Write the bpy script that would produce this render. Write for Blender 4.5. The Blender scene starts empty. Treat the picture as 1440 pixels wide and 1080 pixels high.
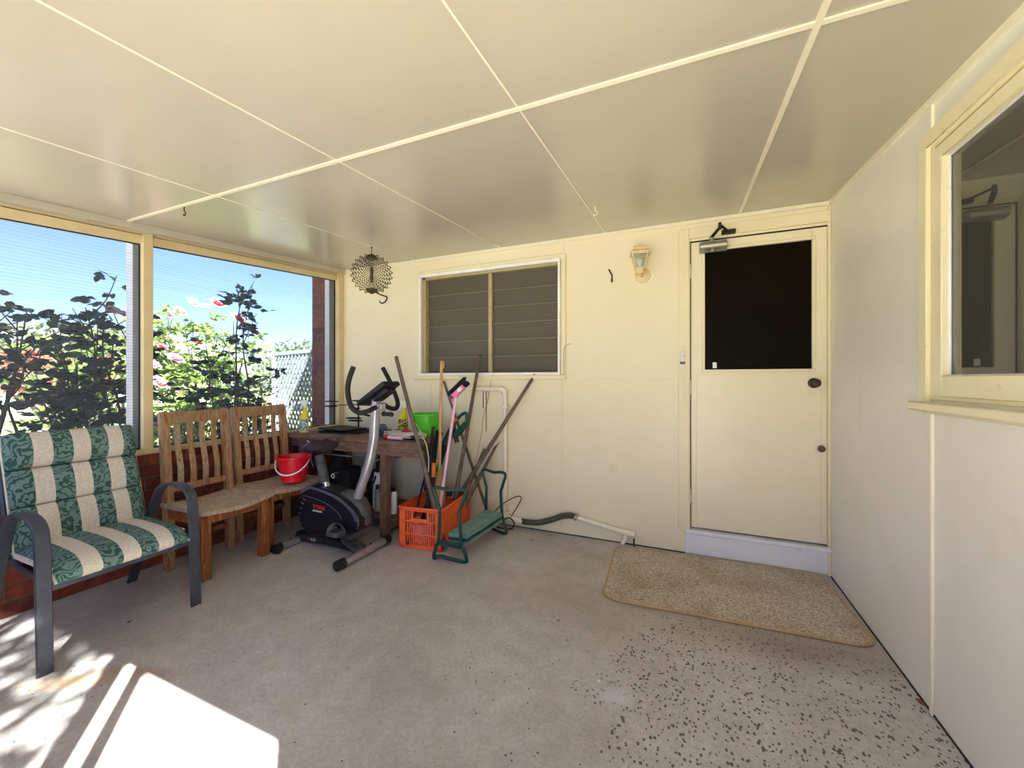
import bpy, bmesh, math, random
from mathutils import Vector, Matrix
random.seed(7)
SC = bpy.context.scene
COL = SC.collection
V = Vector
PI = math.pi

# ------------------------------------------------------------------ camera
EYE = 1.258
YAW = math.radians(23.3)
cd = bpy.data.cameras.new('camera')
cam = bpy.data.objects.new('camera', cd); COL.objects.link(cam)
cam.location = (0, 0, EYE)
cam.rotation_euler = (PI/2, 0, YAW)
cd.sensor_width = 36; cd.lens = 565/1440*36
cd.shift_y = 7/1440*-1
cd.clip_start = 0.02; cd.clip_end = 400
SC.camera = cam

# ------------------------------------------------------------------ world, sun, exposure
SUN_EL = math.radians(41)
SUN_DIR = V((-.785*math.cos(SUN_EL), .62*math.cos(SUN_EL), -math.sin(SUN_EL)))
w = bpy.data.worlds.new('world'); SC.world = w; w.use_nodes = True
nt = w.node_tree; bg = nt.nodes['Background']
sky = nt.nodes.new('ShaderNodeTexSky'); sky.sky_type = 'NISHITA'
sky.sun_disc = False; sky.sun_elevation = SUN_EL; sky.sun_rotation = math.atan2(.785, -.62)
sky.altitude = 300; sky.air_density = 1.0; sky.dust_density = .6; sky.ozone_density = 1.6
tint = nt.nodes.new('ShaderNodeMix'); tint.data_type = 'RGBA'; tint.blend_type = 'MULTIPLY'; tint.inputs['Factor'].default_value = 1
tint.inputs['B'].default_value = (.66, .69, 1, 1)
nt.links.new(sky.outputs[0], tint.inputs['A']); nt.links.new(tint.outputs['Result'], bg.inputs[0]); bg.inputs[1].default_value = .125
sl = bpy.data.lights.new('sun', 'SUN'); sl.energy = 16; sl.angle = math.radians(.6); sl.color = (1, .94, .84)
so = bpy.data.objects.new('sun', sl); COL.objects.link(so)
so.rotation_euler = SUN_DIR.to_track_quat('-Z', 'Y').to_euler(); so.location = (8, -8, 12)
vs = SC.view_settings
vs.view_transform = 'Standard'; vs.look = 'None'; vs.gamma = 1; vs.use_curve_mapping = False
vs.exposure = 1.98
try:
    SC.cycles.max_bounces = 14; SC.cycles.diffuse_bounces = 8; SC.cycles.glossy_bounces = 5
    SC.cycles.transparent_max_bounces = 24; SC.cycles.sample_clamp_indirect = 8
    SC.cycles.use_denoising = True
    SC.cycles.blur_glossy = 1.0
except Exception: pass

# ------------------------------------------------------------------ measuring helpers (a point of the photograph put at its real depth)
SY, CY, FL = .3955, .9185, 565
def ray(u, v):
    a = (u-720)/FL
    return V((-SY+a*CY, CY+a*SY, (533-v)/FL))
def at_y(u, v, y):
    d = ray(u, v); t = y/d.y; return V((d.x*t, y, EYE+d.z*t))
def at_x(u, v, x):
    d = ray(u, v); t = x/d.x; return V((x, d.y*t, EYE+d.z*t))
def at_z(u, v, z=0):
    d = ray(u, v); t = (z-EYE)/d.z; return V((d.x*t, d.y*t, z))

# ------------------------------------------------------------------ materials
MATS = {}
def lin(c):
    return tuple(((x/255)/12.92 if x/255 <= .04045 else (((x/255)+.055)/1.055)**2.4) for x in c)+(1,)
def pm(name, c1, c2=None, scale=8, detail=5, rough=.5, metal=0, bump=0, bscale=60, stretch=(1,1,1), lo=.35, hi=.65,
       spec=.5, coat=0, c3=None, s3=30, lo3=.55, hi3=.7, trans=0):
    m = bpy.data.materials.new(name); m.use_nodes = True; MATS[name] = m
    n = m.node_tree; b = n.nodes['Principled BSDF']; L = n.links
    b.inputs['Roughness'].default_value = rough; b.inputs['Metallic'].default_value = metal
    b.inputs['Specular IOR Level'].default_value = spec
    b.inputs['Coat Weight'].default_value = coat; b.inputs['Coat Roughness'].default_value = .1
    tc = n.nodes.new('ShaderNodeTexCoord'); mp = n.nodes.new('ShaderNodeMapping')
    mp.inputs['Scale'].default_value = stretch; L.new(tc.outputs['Object'], mp.inputs['Vector'])
    def noise(sc, det=5):
        t = n.nodes.new('ShaderNodeTexNoise'); t.inputs['Scale'].default_value = sc
        t.inputs['Detail'].default_value = det; t.inputs['Roughness'].default_value = .6
        L.new(mp.outputs[0], t.inputs['Vector']); return t.outputs['Fac']
    def ramp(fac, a, bb, lo, hi):
        r = n.nodes.new('ShaderNodeValToRGB'); r.color_ramp.elements[0].position = lo; r.color_ramp.elements[1].position = hi
        r.color_ramp.elements[0].color = a; r.color_ramp.elements[1].color = bb; L.new(fac, r.inputs[0]); return r.outputs[0]
    if c2 is None: c2 = tuple(min(255, x*1.06+2) for x in c1)
    col = ramp(noise(scale, detail), lin(c1), lin(c2), lo, hi)
    if c3 is not None:
        f = ramp(noise(s3, 6), (0,0,0,1), (1,1,1,1), lo3, hi3)
        mx = n.nodes.new('ShaderNodeMix'); mx.data_type = 'RGBA'; L.new(f, mx.inputs['Factor'])
        L.new(col, mx.inputs['A']); mx.inputs['B'].default_value = lin(c3); col = mx.outputs['Result']
    L.new(col, b.inputs['Base Color'])
    if bump:
        bp = n.nodes.new('ShaderNodeBump'); bp.inputs['Strength'].default_value = bump; bp.inputs['Distance'].default_value = .01
        L.new(noise(bscale, 6), bp.inputs['Height']); L.new(bp.outputs[0], b.inputs['Normal'])
    if trans:
        o = n.nodes['Material Output']; tr = n.nodes.new('ShaderNodeBsdfTranslucent'); L.new(col, tr.inputs[0])
        ms = n.nodes.new('ShaderNodeMixShader'); ms.inputs[0].default_value = trans
        L.new(b.outputs[0], ms.inputs[1]); L.new(tr.outputs[0], ms.inputs[2]); L.new(ms.outputs[0], o.inputs[0])
    return m
paint_wall = pm('cream_wall_paint', (240,230,196), (243,234,203), 2.5, rough=.38, bump=.04, bscale=90, c3=(232,217,170), s3=5, lo3=.62, hi3=.85)
paint_right = pm('pale_wall_paint', (234,231,222), (238,235,227), 2.5, rough=.36, bump=.04, bscale=90, c3=(226,222,208), s3=4, lo3=.6, hi3=.85)
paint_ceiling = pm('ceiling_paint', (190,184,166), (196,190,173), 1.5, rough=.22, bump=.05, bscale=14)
paint_trim = pm('trim_paint', (236,226,188), (241,232,197), 6, rough=.35, c3=(196,180,130), s3=22, lo3=.66, hi3=.8)
paint_strip = pm('cover_strip_paint', (240,234,206), (244,239,214), 6, rough=.35)
paint_white = pm('white_paint', (234,236,240), (240,242,245), 8, rough=.4, c3=(170,168,160), s3=25, lo3=.66, hi3=.75)
paint_door = pm('door_paint', (238,229,198), (242,233,204), 4, rough=.3, bump=.02, bscale=40)
paint_post = pm('screen_frame_paint', (214,196,150), (222,204,160), 8, rough=.45, c3=(150,130,95), s3=18, lo3=.66, hi3=.8)
black_trim = pm('black_rubber', (22,20,20), rough=.6)
white_alu = pm('white_aluminium', (240,240,236), rough=.3)
tan_alu = pm('bronze_louvre_frame', (176,164,124), (186,174,134), rough=.45, scale=20)
wood_grey = pm('weathered_teak', (150,128,104), (186,164,136), 9, stretch=(1.5,9,9), rough=.7, bump=.25, bscale=40, c3=(150,96,52), s3=3.5, lo3=.55, hi3=.68)
wood_seat = pm('bleached_teak', (158,138,118), (192,174,150), 9, stretch=(1.5,9,1.5), rough=.75, bump=.25, bscale=40, c3=(120,84,58), s3=4, lo3=.6, hi3=.75)
wood_orange = pm('oiled_teak', (112,60,28), (150,90,44), 9, stretch=(9,9,1.5), rough=.5, bump=.2, bscale=40, c3=(176,146,112), s3=4, lo3=.56, hi3=.72)
wood_back = pm('worn_teak', (142,108,76), (176,148,114), 9, stretch=(9,9,1.5), rough=.6, bump=.2, bscale=40, c3=(150,88,44), s3=3.6, lo3=.52, hi3=.64)
bench_wood = pm('old_bench_timber', (98,74,60), (138,110,90), 9, stretch=(1.5,9,9), rough=.8, bump=.3, bscale=40, c3=(60,44,36), s3=4, lo3=.6, hi3=.75)
bench_leg = pm('old_bench_post', (100,72,58), (134,102,84), 9, stretch=(9,9,1.5), rough=.8, bump=.3, bscale=40)
pole_wood = pm('dark_pole_wood', (86,74,62), (120,105,88), 12, rough=.7, bump=.2, bscale=50)
broom_wood = pm('varnished_broom_handle', (206,160,100), (222,180,122), 12, rough=.4)
grey_metal = pm('slate_powder_coat', (62,68,78), (74,80,92), 14, rough=.4, metal=.3)
silver = pm('silver_paint', (168,168,176), (180,180,188), 14, rough=.3, metal=.6)
chrome = pm('chrome', (200,200,205), rough=.15, metal=1)
black_plastic = pm('black_plastic', (20,21,26), (28,30,36), 14, rough=.4)
black_foam = pm('black_foam', (24,24,25), (34,34,35), 40, rough=.75)
navy_plastic = pm('navy_plastic', (15,17,26), (22,25,37), 10, rough=.35, c3=(44,46,54), s3=25, lo3=.62, hi3=.8)
dusty_grey = pm('dusty_grey_plastic', (58,58,60), (86,86,86), 16, rough=.7)
red_plastic = pm('red_plastic', (214,18,36), (224,26,44), 8, rough=.35)
green_plastic = pm('lime_green_plastic', (82,200,40), (92,210,48), 8, rough=.35)
orange_plastic = pm('orange_plastic', (248,104,52), (252,114,60), 8, rough=.45)
pink_plastic = pm('pink_plastic', (236,130,176), (240,140,184), 8, rough=.35)
pale_pink = pm('pale_pink_plastic', (240,184,208), (244,192,214), 8, rough=.35)
yellow_plastic = pm('yellow_plastic', (236,212,24), (242,220,36), 8, rough=.35)
white_plastic = pm('white_plastic', (232,232,228), rough=.4)
cream_plastic = pm('cream_plastic', (236,228,204), rough=.4)
pvc = pm('painted_pvc', (238,232,208), (242,237,216), 10, rough=.4, c3=(190,182,160), s3=20, lo3=.62, hi3=.8)
grey_rubber = pm('grey_rubber_hose', (70,68,60), (96,92,82), 30, rough=.7, bump=.3)
kneel_green = pm('green_steel_tube', (16,60,54), (22,72,66), 14, rough=.35)
kneel_foam = pm('green_foam_pad', (104,140,132), (118,154,146), 14, rough=.8, bump=.1)
trimmer_green = pm('dark_green_plastic', (20,64,48), (26,74,56), 14, rough=.4)
blue_plastic = pm('blue_plastic', (40,120,220), rough=.4)
label_mat = pm('printed_label', (60,110,90), (190,210,220), 55, rough=.4, lo=.45, hi=.55)
label_bk = pm('printed_black_label', (20,20,20), (238,216,40), 90, rough=.4, lo=.48, hi=.52)
bristle = pm('straw_bristle', (150,116,76), (190,154,108), 40, stretch=(6,6,1), rough=.9, bump=.5)
black_bristle = pm('black_bristle', (16,16,16), (34,32,34), 60, rough=.9, bump=.5)
brown_cloth = pm('plum_brown_cloth', (44,32,42), (58,44,54), 20, rough=.95, bump=.2)
bronze = pm('aged_bronze', (60,50,40), (82,70,56), 20, rough=.45, metal=.7)
brown_knob = pm('brown_knob', (112,80,60), rough=.5, metal=.4)
closer_metal = pm('closer_aluminium', (158,154,138), (170,166,150), rough=.35, metal=.6)
dark_steel = pm('dark_steel', (40,38,36), (58,54,50), rough=.5, metal=.6)
rack_steel = pm('blackened_steel', (20,20,22), rough=.5, metal=.5)
spinner_steel = pm('spinner_steel', (66,58,44), (98,88,68), 20, rough=.45, metal=.5)
lamp_paint = pm('lantern_paint', (226,206,160), (232,212,168), 12, rough=.4)
red_grip = pm('red_grip', (170,30,40), rough=.5)
orange_grip = pm('orange_grip', (232,120,30), rough=.5)
cable_white = pm('white_cable', (214,208,192), rough=.5)
grey_cable = pm('grey_cable', (170,164,140), rough=.6)
lattice_mat = pm('shaded_grey_lattice', (128,138,146), (142,152,160), 8, rough=.7)  # grey lowered so the colour carries the shade on the panel
cane_mat = pm('rose_cane', (70,62,44), (92,84,60), 14, rough=.8)
trunk_mat = pm('tree_bark', (86,74,60), (110,96,80), 10, rough=.9, bump=.4)
leaf_shaded = pm('shaded_rose_leaf', (30,52,36), (50,76,50), 9, rough=.55, trans=.2)  # near rose leaves, with the shade of the house put into the colour
leaf_sunlit = pm('sunlit_rose_leaf', (110,140,62), (158,184,92), 7, rough=.5, trans=.4)  # brighter copy of the rose leaves, sunlight put into the colour
leaf_tree = pm('tree_leaf', (96,112,80), (128,142,104), 2, rough=.6, trans=.3)
leaf_red = pm('red_foliage', (176,92,70), (200,126,98), 4, rough=.6, trans=.3)
leaf_orange = pm('tan_foliage', (186,130,88), (206,156,108), 4, rough=.6, trans=.3)
petal_pink = pm('pink_petal', (240,160,182), (248,208,218), 30, rough=.6, trans=.4)
petal_red = pm('coral_petal', (230,96,104), (242,140,146), 30, rough=.6, trans=.3)
petal_pale = pm('pale_petal', (246,214,218), (252,236,236), 30, rough=.6, trans=.4)
stone = pm('pale_paving', (196,188,176), (214,206,194), 3, rough=.9)
lawn = pm('garden_lawn', (110,130,66), (150,160,92), 3, rough=.95, c3=(200,196,160), s3=1.2, lo3=.5, hi3=.6)
soil = pm('garden_soil', (120,104,84), (150,134,110), 5, rough=.95)
pale_render = pm('pale_render', (232,230,224), rough=.8)
roof_tin = pm('roof_sheet', (150,150,148), rough=.5)
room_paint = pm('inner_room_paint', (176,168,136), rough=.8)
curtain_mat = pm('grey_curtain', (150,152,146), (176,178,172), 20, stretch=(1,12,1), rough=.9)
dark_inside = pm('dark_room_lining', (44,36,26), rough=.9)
rug_edge = pm('tan_mat_binding', (176,150,104), (190,164,118), 30, rough=.8)
leaf_brown = pm('dry_leaf', (120,84,60), rough=.8)
red_text = pm('red_lettering', (226,50,40), rough=.4)
white_text = pm('white_lettering', (225,225,225), rough=.4)
twine = pm('dusty_black', (26,25,24), (44,42,40), 18, rough=.8)

def nodes_mat(name):
    m = bpy.data.materials.new(name); m.use_nodes = True
    return m, m.node_tree, m.node_tree.nodes['Principled BSDF'], m.node_tree.links

def concrete():
    m, n, b, L = nodes_mat('worn_concrete')
    tc = n.nodes.new('ShaderNodeTexCoord'); P = tc.outputs['Object']
    def noise(s, d=6, r=.6, dist=0):
        t = n.nodes.new('ShaderNodeTexNoise'); t.inputs['Scale'].default_value = s; t.inputs['Detail'].default_value = d
        t.inputs['Roughness'].default_value = r; t.inputs['Distortion'].default_value = dist; L.new(P, t.inputs[0]); return t.outputs['Fac']
    def ramp(f, cs):
        r = n.nodes.new('ShaderNodeValToRGB'); e = r.color_ramp.elements
        while len(e) < len(cs): e.new(.5)
        for k, (p, c) in enumerate(cs): e[k].position = p; e[k].color = c
        L.new(f, r.inputs[0]); return r.outputs[0]
    def mix(f, a, bb, blend='MIX'):
        x = n.nodes.new('ShaderNodeMix'); x.data_type = 'RGBA'; x.blend_type = blend
        if isinstance(f, float): x.inputs['Factor'].default_value = f
        else: L.new(f, x.inputs['Factor'])
        for s, q in (('A', a), ('B', bb)):
            if isinstance(q, tuple): x.inputs[s].default_value = q
            else: L.new(q, x.inputs[s])
        return x.outputs['Result']
    def math_(op, a, bb):
        x = n.nodes.new('ShaderNodeMath'); x.operation = op; x.use_clamp = True
        for k, q in enumerate((a, bb)):
            if isinstance(q, (int, float)): x.inputs[k].default_value = q
            else: L.new(q, x.inputs[k])
        return x.outputs[0]
    def blob(cx, cy, rx, ry, rot=0):
        mp = n.nodes.new('ShaderNodeMapping'); mp.vector_type = 'TEXTURE'
        mp.inputs['Location'].default_value = (cx, cy, 0); mp.inputs['Rotation'].default_value = (0, 0, rot); mp.inputs['Scale'].default_value = (rx, ry, 1)
        L.new(P, mp.inputs[0]); g = n.nodes.new('ShaderNodeTexGradient'); g.gradient_type = 'SPHERICAL'
        L.new(mp.outputs[0], g.inputs[0]); return g.outputs['Fac']
    base = ramp(noise(1.6, 8), [(.3, lin((178,173,166))), (.5, lin((195,192,188))), (.72, lin((209,207,204)))])
    fine = ramp(noise(60, 8, .75), [(.3, (.74,.74,.74,1)), (.7, (1.12,1.12,1.12,1))])
    col = mix(1.0, base, fine, 'MULTIPLY')
    med = ramp(noise(9, 8, .7, .6), [(.35, (.86,.85,.84,1)), (.65, (1.05,1.05,1.05,1))])
    col = mix(1.0, col, med, 'MULTIPLY')
    # pale worn band and pitted area in front of the mat
    area = math_('MULTIPLY', blob(.42, 1.75, 1.1, 1.0), 2.2)
    pale = math_('MULTIPLY', area, ramp(noise(30, 8, .8), [(.42, (0,0,0,1)), (.66, (.4,.4,.4,1))]))
    col = mix(pale, col, lin((206,204,204)))
    vo = n.nodes.new('ShaderNodeTexVoronoi'); vo.inputs['Scale'].default_value = 62; vo.inputs['Randomness'].default_value = 1
    mp = n.nodes.new('ShaderNodeMapping'); mp.inputs['Scale'].default_value = (1, .75, 1); mp.inputs['Rotation'].default_value = (0,0,.5)
    L.new(P, mp.inputs[0]); L.new(mp.outputs[0], vo.inputs['Vector'])
    pit = math_('LESS_THAN', vo.outputs['Distance'], math_('SUBTRACT', math_('MULTIPLY', noise(24, 3), 1.1), .30))
    pm_ = math_('MULTIPLY', pit, math_('GREATER_THAN', math_('ADD', math_('MULTIPLY', area, .42), noise(7, 6)), .80))
    col = mix(pm_, col, lin((98,91,85)))
    vo2 = n.nodes.new('ShaderNodeTexVoronoi'); vo2.inputs['Scale'].default_value = 26; L.new(P, vo2.inputs['Vector'])
    sp = math_('MULTIPLY', math_('LESS_THAN', vo2.outputs['Distance'], .10), math_('GREATER_THAN', noise(2.2, 4), .52))
    col = mix(sp, col, lin((88,78,70)))
    # rust-tan stains near the armchair, white paint spot mid-floor
    st = math_('MULTIPLY', blob(-2.15, .95, .26, .045, .35), 1.1); col = mix(math_('MULTIPLY', st, noise(9)), col, lin((170,124,60)))
    st = math_('MULTIPLY', blob(-2.35, .80, .26, .06, .5), 1.3); col = mix(math_('MULTIPLY', st, noise(7)), col, lin((176,132,66)))
    st = math_('MULTIPLY', blob(-.26, 1.62, .11, .06, .3), 1.5); col = mix(math_('MULTIPLY', st, .6), col, lin((214,214,226)))
    st = math_('MULTIPLY', blob(-.25, 2.3, 1.5, .35, .1), .9); col = mix(math_('MULTIPLY', st, noise(2)), col, lin((140,122,104)))
    st = math_('MULTIPLY', blob(.5, 2.25, .6, .18, .05), 1.2); col = mix(math_('MULTIPLY', st, noise(4)), col, lin((126,110,100)))
    L.new(col, b.inputs['Base Color']); b.inputs['Roughness'].default_value = .62
    h = math_('SUBTRACT', noise(70, 8, .7), math_('MULTIPLY', pm_, .8))
    bp = n.nodes.new('ShaderNodeBump'); bp.inputs['Strength'].default_value = .28; bp.inputs['Distance'].default_value = .01
    L.new(h, bp.inputs['Height']); L.new(bp.outputs[0], b.inputs['Normal'])
    return m
floor_mat = concrete()

def brick(axis='y', k=1):
    m, n, b, L = nodes_mat('red_brickwork')
    tc = n.nodes.new('ShaderNodeTexCoord'); sp = n.nodes.new('ShaderNodeSeparateXYZ'); cb = n.nodes.new('ShaderNodeCombineXYZ')
    L.new(tc.outputs['Object'], sp.inputs[0])
    ad = n.nodes.new('ShaderNodeMath'); ad.operation = 'ADD'
    L.new(sp.outputs['X'], ad.inputs[0]); L.new(sp.outputs['Y'], ad.inputs[1])
    L.new(ad.outputs[0], cb.inputs[0]); L.new(sp.outputs['Z'], cb.inputs[1])
    br = n.nodes.new('ShaderNodeTexBrick'); br.inputs['Scale'].default_value = 1
    br.inputs['Brick Width'].default_value = .24; br.inputs['Row Height'].default_value = .0862
    br.inputs['Mortar Size'].default_value = .0065; br.inputs['Mortar Smooth'].default_value = .2
    br.inputs['Color1'].default_value = lin((142,66,44)); br.inputs['Color2'].default_value = lin((98,46,36)); br.inputs['Mortar'].default_value = lin((112,84,68))
    L.new(cb.outputs[0], br.inputs['Vector'])
    no = n.nodes.new('ShaderNodeTexNoise'); no.inputs['Scale'].default_value = 22; no.inputs['Detail'].default_value = 8; L.new(tc.outputs['Object'], no.inputs[0])
    r = n.nodes.new('ShaderNodeValToRGB'); r.color_ramp.elements[0].position = .3; r.color_ramp.elements[1].position = .7
    r.color_ramp.elements[0].color = (.6,.6,.62,1); r.color_ramp.elements[1].color = (1.25,1.2,1.15,1); L.new(no.outputs['Fac'], r.inputs[0])
    mx = n.nodes.new('ShaderNodeMix'); mx.data_type = 'RGBA'; mx.blend_type = 'MULTIPLY'; mx.inputs['Factor'].default_value = 1
    L.new(br.outputs['Color'], mx.inputs['A']); L.new(r.outputs[0], mx.inputs['B']); L.new(mx.outputs['Result'], b.inputs['Base Color'])
    b.inputs['Roughness'].default_value = .85
    inv = n.nodes.new('ShaderNodeMath'); inv.operation = 'MULTIPLY_ADD'; inv.inputs[1].default_value = -1; L.new(br.outputs['Fac'], inv.inputs[0]); 
    sc2 = n.nodes.new('ShaderNodeMath'); sc2.operation = 'MULTIPLY'; sc2.inputs[1].default_value = .4; L.new(no.outputs['Fac'], sc2.inputs[0]); L.new(sc2.outputs[0], inv.inputs[2])
    bp = n.nodes.new('ShaderNodeBump'); bp.inputs['Strength'].default_value = .8; bp.inputs['Distance'].default_value = .008
    L.new(inv.outputs[0], bp.inputs['Height']); L.new(bp.outputs[0], b.inputs['Normal'])
    return m
brick_mat = brick()

def rug():
    m, n, b, L = nodes_mat('loop_pile_mat')
    tc = n.nodes.new('ShaderNodeTexCoord')
    vo = n.nodes.new('ShaderNodeTexVoronoi'); vo.inputs['Scale'].default_value = 110; L.new(tc.outputs['Object'], vo.inputs['Vector'])
    no = n.nodes.new('ShaderNodeTexNoise'); no.inputs['Scale'].default_value = 120; no.inputs['Detail'].default_value = 3; L.new(tc.outputs['Object'], no.inputs[0])
    r = n.nodes.new('ShaderNodeValToRGB'); e = r.color_ramp.elements; e[0].position = .38; e[0].color = lin((160,150,132)); e[1].position = .62; e[1].color = lin((216,209,191)); L.new(no.outputs['Fac'], r.inputs[0])
    n2 = n.nodes.new('ShaderNodeTexNoise'); n2.inputs['Scale'].default_value = 3; n2.inputs['Detail'].default_value = 5; L.new(tc.outputs['Object'], n2.inputs[0])
    r2 = n.nodes.new('ShaderNodeValToRGB'); e = r2.color_ramp.elements; e[0].position = .34; e[0].color = (.8,.74,.68,1); e[1].position = .55; e[1].color = (1,1,1,1); L.new(n2.outputs['Fac'], r2.inputs[0])
    mx = n.nodes.new('ShaderNodeMix'); mx.data_type = 'RGBA'; mx.blend_type = 'MULTIPLY'; mx.inputs['Factor'].default_value = 1
    L.new(r.outputs[0], mx.inputs['A']); L.new(r2.outputs[0], mx.inputs['B']); L.new(mx.outputs['Result'], b.inputs['Base Color'])
    b.inputs['Roughness'].default_value = .95; b.inputs['Specular IOR Level'].default_value = .1
    bp = n.nodes.new('ShaderNodeBump'); bp.inputs['Strength'].default_value = .7; bp.inputs['Distance'].default_value = .006; bp.invert = True
    L.new(vo.outputs['Distance'], bp.inputs['Height']); L.new(bp.outputs[0], b.inputs['Normal'])
    return m
rug_mat = rug()

def fabric():       # green leaf stripes and oatmeal stripes, running down the cushion, across local Y
    m, n, b, L = nodes_mat('striped_leaf_fabric')
    tc = n.nodes.new('ShaderNodeTexCoord'); sp = n.nodes.new('ShaderNodeSeparateXYZ'); L.new(tc.outputs['Object'], sp.inputs[0])
    mr = n.nodes.new('ShaderNodeMapRange'); mr.inputs['From Min'].default_value = -.26; mr.inputs['From Max'].default_value = .26; L.new(sp.outputs['Y'], mr.inputs[0])
    r = n.nodes.new('ShaderNodeValToRGB'); r.color_ramp.interpolation = 'CONSTANT'; e = r.color_ramp.elements
    edges = [0, .165, .30, .445, .575, .715, .845]
    while len(e) < len(edges): e.new(.5)
    for k, p in enumerate(edges): e[k].position = p; c = 1 - k % 2; e[k].color = (c, c, c, 1)
    L.new(mr.outputs[0], r.inputs[0])
    no = n.nodes.new('ShaderNodeTexNoise'); no.inputs['Scale'].default_value = 16; no.inputs['Detail'].default_value = 2; no.inputs['Distortion'].default_value = 1.5; L.new(tc.outputs['Object'], no.inputs[0])
    wv = n.nodes.new('ShaderNodeTexWave'); wv.inputs['Scale'].default_value = 14; wv.inputs['Distortion'].default_value = 16; wv.inputs['Detail'].default_value = 1.5; wv.inputs['Detail Scale'].default_value = 1.6; L.new(tc.outputs['Object'], wv.inputs[0])
    ml = n.nodes.new('ShaderNodeMath'); ml.operation = 'ADD'; L.new(no.outputs['Fac'], ml.inputs[0]); L.new(wv.outputs['Fac'], ml.inputs[1])
    g = n.nodes.new('ShaderNodeValToRGB'); e = g.color_ramp.elements; e[0].position = .93/2*1.0+.0; e[1].position = .54
    e[0].position = .82; e[1].position = .92; e[0].color = lin((52,86,80)); e[1].color = lin((106,134,127)); L.new(ml.outputs[0], g.inputs[0])
    n3 = n.nodes.new('ShaderNodeTexNoise'); n3.inputs['Scale'].default_value = 120; n3.inputs['Detail'].default_value = 4; L.new(tc.outputs['Object'], n3.inputs[0])
    wr = n.nodes.new('ShaderNodeValToRGB'); e = wr.color_ramp.elements; e[0].position = .35; e[1].position = .65; e[0].color = lin((196,188,172)); e[1].color = lin((216,210,196)); L.new(n3.outputs['Fac'], wr.inputs[0])
    mx = n.nodes.new('ShaderNodeMix'); mx.data_type = 'RGBA'; L.new(r.outputs[0], mx.inputs['Factor']); L.new(wr.outputs[0], mx.inputs['A']); L.new(g.outputs[0], mx.inputs['B'])
    L.new(mx.outputs['Result'], b.inputs['Base Color']); b.inputs['Roughness'].default_value = .9; b.inputs['Specular IOR Level'].default_value = .2
    bp = n.nodes.new('ShaderNodeBump'); bp.inputs['Strength'].default_value = .25; bp.inputs['Distance'].default_value = .004
    L.new(n3.outputs['Fac'], bp.inputs['Height']); L.new(bp.outputs[0], b.inputs['Normal'])
    return m
fabric_mat = fabric()
piping_mat = pm('oatmeal_piping', (206,198,180), (218,210,194), 40, rough=.9)

def screen_cloth():      # woven shade cloth: threads scatter light, the gaps let it through
    m, n, b, L = nodes_mat('woven_shade_cloth'); n.nodes.remove(b)
    o = n.nodes['Material Output']; tc = n.nodes.new('ShaderNodeTexCoord')
    wv = n.nodes.new('ShaderNodeTexWave'); wv.bands_direction = 'Z'; wv.inputs['Scale'].default_value = 16; wv.inputs['Distortion'].default_value = .6
    wv.inputs['Detail'].default_value = 2; wv.inputs['Detail Scale'].default_value = 1.5; L.new(tc.outputs['Object'], wv.inputs[0])
    no = n.nodes.new('ShaderNodeTexNoise'); no.inputs['Scale'].default_value = 3; no.inputs['Detail'].default_value = 5
    mp = n.nodes.new('ShaderNodeMapping'); mp.inputs['Scale'].default_value = (1, .5, 9); mp.inputs['Rotation'].default_value = (.12, 0, 0); L.new(tc.outputs['Object'], mp.inputs[0]); L.new(mp.outputs[0], no.inputs[0])
    a = n.nodes.new('ShaderNodeMath'); a.operation = 'MULTIPLY_ADD'; a.inputs[1].default_value = .16; a.inputs[2].default_value = .05; L.new(wv.outputs['Fac'], a.inputs[0])
    c = n.nodes.new('ShaderNodeMath'); c.operation = 'MULTIPLY_ADD'; c.inputs[1].default_value = .22; L.new(no.outputs['Fac'], c.inputs[0]); L.new(a.outputs[0], c.inputs[2])
    t = n.nodes.new('ShaderNodeBsdfTransparent'); t.inputs[0].default_value = (.62,.66,.72,1)
    d = n.nodes.new('ShaderNodeBsdfDiffuse'); d.inputs[0].default_value = (.16,.17,.19,1)
    tl = n.nodes.new('ShaderNodeBsdfTranslucent'); tl.inputs[0].default_value = (.22,.24,.27,1)
    m1 = n.nodes.new('ShaderNodeMixShader'); m1.inputs[0].default_value = .5; L.new(d.outputs[0], m1.inputs[1]); L.new(tl.outputs[0], m1.inputs[2])
    m2 = n.nodes.new('ShaderNodeMixShader'); L.new(c.outputs[0], m2.inputs[0]); L.new(t.outputs[0], m2.inputs[1]); L.new(m1.outputs[0], m2.inputs[2])
    L.new(m2.outputs[0], o.inputs[0]); return m
screen_mat = screen_cloth()

def pane(name, tint, refl_r=.02, haze=0, hazecol=(.2,.18,.14,1), ior=1.5):
    m, n, b, L = nodes_mat(name); n.nodes.remove(b); o = n.nodes['Material Output']
    fr = n.nodes.new('ShaderNodeFresnel'); fr.inputs[0].default_value = ior
    t = n.nodes.new('ShaderNodeBsdfTransparent'); t.inputs[0].default_value = tint
    g = n.nodes.new('ShaderNodeBsdfGlossy'); g.inputs['Roughness'].default_value = refl_r; g.inputs[0].default_value = (.95,.95,.95,1)
    d = n.nodes.new('ShaderNodeBsdfDiffuse'); d.inputs[0].default_value = hazecol
    mh = n.nodes.new('ShaderNodeMixShader'); mh.inputs[0].default_value = haze; L.new(t.outputs[0], mh.inputs[1]); L.new(d.outputs[0], mh.inputs[2])
    ms = n.nodes.new('ShaderNodeMixShader'); L.new(fr.outputs[0], ms.inputs[0]); L.new(mh.outputs[0], ms.inputs[1]); L.new(g.outputs[0], ms.inputs[2])
    L.new(ms.outputs[0], o.inputs[0]); return m
clear_pane = pane('window_glass', (.88,.9,.86,1), ior=1.8, haze=.14, hazecol=(.42,.42,.34,1))  # pale haze mixed into the glass stands in for light inside the room
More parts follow.
